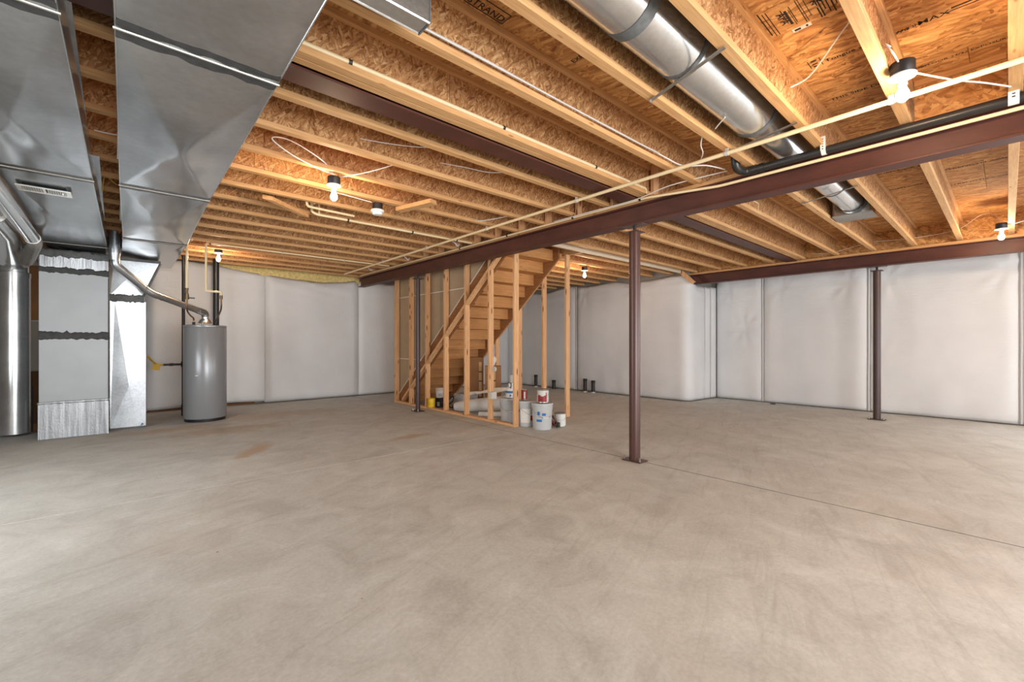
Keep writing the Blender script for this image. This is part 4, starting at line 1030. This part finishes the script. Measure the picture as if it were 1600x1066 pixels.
def can(x, y, z, r, h, label, body='tin', lab='white', lz=(.08, .92), lid=True, group='paint cans by the stairs', name='paint_can'):
    o = thing(name, (x, y, z), label, 'can', group)
    MB().lathe([(r*.97, z), (r*1.02, z+.004), (r, z+.010), (r, z+h-.012), (r*1.03, z+h-.008), (r*1.03, z+h-.001), (r*.9, z+h), (r*.86, z+h-.006), (.0, z+h-.006)], (x, y, 0), 24).build('body', body, o, smooth=True)
    MB().lathe([(r*1.004, z+h*lz[0]), (r*1.006, z+h*lz[0]+.001), (r*1.006, z+h*lz[1]), (r*1.004, z+h*lz[1]+.001)], (x, y, 0), 24).build('label', lab, o, smooth=True)
    hh = [(x+r*1.05*math.cos(FC+PI/2*(1-2*k/10))*1.0, y+r*1.05*math.sin(FC+PI/2*(1-2*k/10)), z+h*.78-.06*math.sin(PI*k/10)) for k in range(11)]
    MB().tube(hh, .0015, 5).build('wire_handle', 'tin', o, smooth=True)
    return o
c1 = can(4.575, 4.45, .376, .083, .195, 'white paint can with a dark red label, on the lid of the blue-taped bucket', lab='offwhite', lz=(.06, .90))
wrap(c1, 4.575, 4.45, .0845, .0845, .392, .475, FC-1.05, FC+.62, 'red', 'red_label', .012)
wrap(c1, 4.575, 4.45, .0850, .0850, .412, .440, FC-.6, FC-.2, 'darkred', 'label_print')
wrap(c1, 4.575, 4.45, .0848, .0848, .455, .52, FC+.45, FC+.62, 'red', 'red_label', .006)
c2 = can(4.575, 4.84, .376, .045, .16, 'slim red and white can on the bucket with the white label', lab='red', lz=(.08, .92), name='small_can')
wrap(c2, 4.575, 4.84, .0458, .0458, .40, .50, FC-.2, FC+.35, 'glove', 'label_print')
c3 = can(4.925, 4.435, .0, .083, .195, 'white paint can standing alone on the floor right of the buckets', lab='white', lz=(.05, .93))
wrap(c3, 4.925, 4.435, .0845, .0845, .03, .075, FC-1.15, FC-.7, 'ink', 'label_print')
tag(MB().tube(spline([(4.79, 4.40, .02), (4.76, 4.45, .10), (4.80, 4.48, .16), (4.77, 4.42, .13), (4.80, 4.38, .06), (4.76, 4.42, .03), (4.80, 4.46, .07), (4.82, 4.42, .02)], 5), .012, 6).build('cord_bundle', 'darkred', None, smooth=True), 'dark crumpled cord bundle on the floor between bucket and white can', 'cord')
tag(obox(MB(), 4.815, 4.37, .0, .05, .04, .07, .3).build('rubber_block', 'green', None, bevel=.006), 'small dark green block on the floor left of the white can', 'block')
jg = thing('plastic_jug', (4.61, 5.19, .376), 'white jug with a blue label on the bucket inside the stud wall', 'jug')
MB().lathe([(.072, .376), (.076, .382), (.076, .50), (.062, .535), (.035, .55), (.032, .575), (.036, .576), (.036, .60), (.0, .602)], (4.61, 5.19, 0), 22).build('body', 'white', jg, smooth=True)
wrap(jg, 4.61, 5.19, .0772, .0772, .45, .485, FC-1.3, FC+1.3, 'bluelabel', 'label_band'); wrap(jg, 4.61, 5.19, .0772, .0772, .40, .43, FC-.2, FC+.15, 'bluelabel', 'label_mark')
MB().tube(spline([(4.57, 5.14, .53), (4.54, 5.10, .56), (4.55, 5.11, .60), (4.59, 5.16, .60)], 5), .008, 6).build('jug_handle', 'black', jg, smooth=True)
sp = thing('pump_sprayer', (5.25, 5.89, 0), 'grey pump sprayer standing behind the jug under the stairs', 'sprayer')
MB().lathe([(.07, 0), (.075, .01), (.075, .42), (.05, .47), (.03, .48), (.03, .52)], (5.25, 5.89, 0), 18).build('tank', 'galvdull', sp, smooth=True)
MB().box(5.22, 5.28, 5.86, 5.92, .52, .66).build('pump_head', 'wiregrey', sp, bevel=.01)
cy = can(4.388, 7.165, .0385, .072, .16, 'small bright yellow can on the bottom plate of the stair studs beside the slim post', body='yellow', lab='yellow')
cb = can(4.63, 7.25, .0, .085, .185, 'black can on the floor under the stairs with a white pail on it', body='black', lab='rubber')
wrap(cb, 4.63, 7.25, .0862, .0862, .03, .11, FC-.5, FC+.1, 'wiregrey', 'label_print')
pl = thing('plastic_pail', (4.63, 7.25, .186), 'small white pail with a cream lid, on the black can under the stairs', 'pail')
MB().lathe([(.066, .186), (.070, .19), (.076, .325)], (4.63, 7.25, 0), 22).build('body', 'white', pl, smooth=True)
MB().lathe([(.080, .320), (.081, .322), (.081, .375), (.0, .378)], (4.63, 7.25, 0), 22).build('lid', 'cloth', pl, smooth=True)
wrap(pl, 4.63, 7.25, .071, .075, .21, .27, FC-.2, FC+.7, 'wiregrey', 'label_print')
tb = thing('plastic_tub', (4.85, 6.72, 0), 'grey plastic tub lying behind the studs next to the white pail', 'tub')
m = MB(); zt_ = .27
m.hexa([(4.79, 6.55, .0), (5.02, 6.62, .0), (4.98, 6.90, .0), (4.77, 6.84, .0)], [(4.75, 6.50, zt_), (5.05, 6.58, zt_), (5.01, 6.94, zt_), (4.73, 6.88, zt_)]); m.build('body', 'bucketgrey', tb, bevel=.01)
m = MB().hexa([(4.73, 6.48, zt_), (5.06, 6.56, zt_), (5.02, 6.96, zt_), (4.71, 6.90, zt_)], [(4.74, 6.49, zt_+.02), (5.05, 6.57, zt_+.02), (5.01, 6.95, zt_+.02), (4.72, 6.89, zt_+.02)]); m.build('rim', 'wiregrey', tb, bevel=.005)
tag(MB().tube(spline([(4.62, 6.98, .02), (4.57, 6.94, .12), (4.63, 6.90, .20), (4.66, 6.84, .24), (4.62, 6.80, .16), (4.57, 6.85, .10), (4.61, 6.90, .05), (4.65, 6.86, .03), (4.63, 6.79, .09)], 5), .013, 6).build('cord_bundle', 'rubber', None, smooth=True), 'black cord bundle heaped in front of the grey tub', 'cord')
rl = thing('sheet_roll', (4.75, 6.2, 0), 'thick white roll of sheeting lying under the stairs behind the studs', 'roll')
A_, B_ = Vector((4.56, 6.62, .085)), Vector((4.98, 5.74, .20))
MB().tube([A_, A_.lerp(B_, .12), A_.lerp(B_, .5), B_], [.075, .098, .115, .125], 22).build('roll', 'paper', rl, smooth=True)
MB().tube([A_.lerp(B_, -.01), A_.lerp(B_, .02)], .045, 16).build('core', 'carddark', rl, smooth=True)
m = MB().grid(lambda u, v: (4.78+.42*u-.10*v, 6.28-.55*u+.22*v, .315+.10*u-.03*v*(1-u)+.012*math.sin(9*u+4*v)+.05*math.sin(PI*v)), 14, 8)
tag(m.build('folded_sheet', 'cloth', None, smooth=True, solid=.012), 'cream folded drop sheet lying over the white roll', 'sheet')
r2 = thing('paper_tube', (4.62, 5.72, 0), 'small white rolled tube on the floor in front of the large roll', 'roll')
MB().tube([(4.50, 5.86, .045), (4.78, 5.56, .05)], .042, 16, caps=False).build('tube', 'paper', r2, smooth=True)
MB().tube([(4.505, 5.855, .045), (4.775, 5.565, .05)], .030, 16).build('core', 'carddark', r2, smooth=True)
k1 = thing('cardboard_box', (5.27, 6.965, 0), 'tall brown cardboard box under the stairs, left of the two, with a light tape strip', 'box', 'tall boxes under the stairs')
rz = -.72
obox(MB(), 5.27, 6.965, .0, .30, .24, .95, rz).build('body', 'card', k1, bevel=.004)
k2 = thing('cardboard_box', (5.28, 6.45, 0), 'tall brown cardboard box under the stairs, right of the two, with a bag on it', 'box', 'tall boxes under the stairs')
obox(MB(), 5.30, 6.46, .0, .30, .24, .80, rz).build('body', 'card', k2, bevel=.004)
for par, bx_, by_, zz, off in ((k1, 5.27, 6.965, ((.30, .48), (.50, .66), (.68, .86)), .10), (k2, 5.30, 6.46, ((.18, .34), (.36, .52), (.54, .70)), .02)):
    for z0, z1 in zz:
        fx, fy_ = math.sin(rz)*.122, -math.cos(rz)*.122
        obox(MB(), bx_+fx+off*math.cos(rz), by_+fy_+off*math.sin(rz), z0, .055, .004, z1-z0, rz).build('tape_strip', 'cardlight', par)
    for z0, z1 in zz[:2]:
        obox(MB(), bx_+fx+off*math.cos(rz), by_+fy_+off*math.sin(rz), z1+.002, .07, .006, .016, rz).build('dark_band', 'rubber', par)
obox(MB(), 5.27+math.sin(rz)*.1235+.10*math.cos(rz), 6.965-math.cos(rz)*.1235+.10*math.sin(rz), .19, .055, .003, .10, rz).build('label', 'glove', k1)
bg_ = MB(); bb = []
def FB(u, v):
    a = 2*PI*u; ph = PI*(v-.5); k = 1+.35*N(math.cos(a)*2.1, math.sin(a)*2.1, ph*2+3)
    return (5.27+.085*k*math.cos(a)*math.cos(ph), 6.47+.085*k*math.sin(a)*math.cos(ph), max(.803, .90+.10*k*math.sin(ph)))
bg_.grid(FB, 20, 12)
tag(bg_.build('crumpled_bag', 'white', None, smooth=False), 'crumpled white bag on top of the right cardboard box under the stairs', 'bag')
tag(obox(MB(), 4.86, 5.50, .0, .10, .12, .16, .5).build('carton', 'glove', None, bevel=.004), 'small white carton on the floor left of the grey bucket inside the studs', 'carton')
tag(MB().tube(spline([(4.70, 5.42, .02), (4.68, 5.38, .08), (4.74, 5.40, .12), (4.72, 5.46, .05), (4.76, 5.40, .02)], 5), .010, 6).build('cord_bundle', 'rubber', None, smooth=True), 'thin black cord heap beside the small white carton', 'cord')
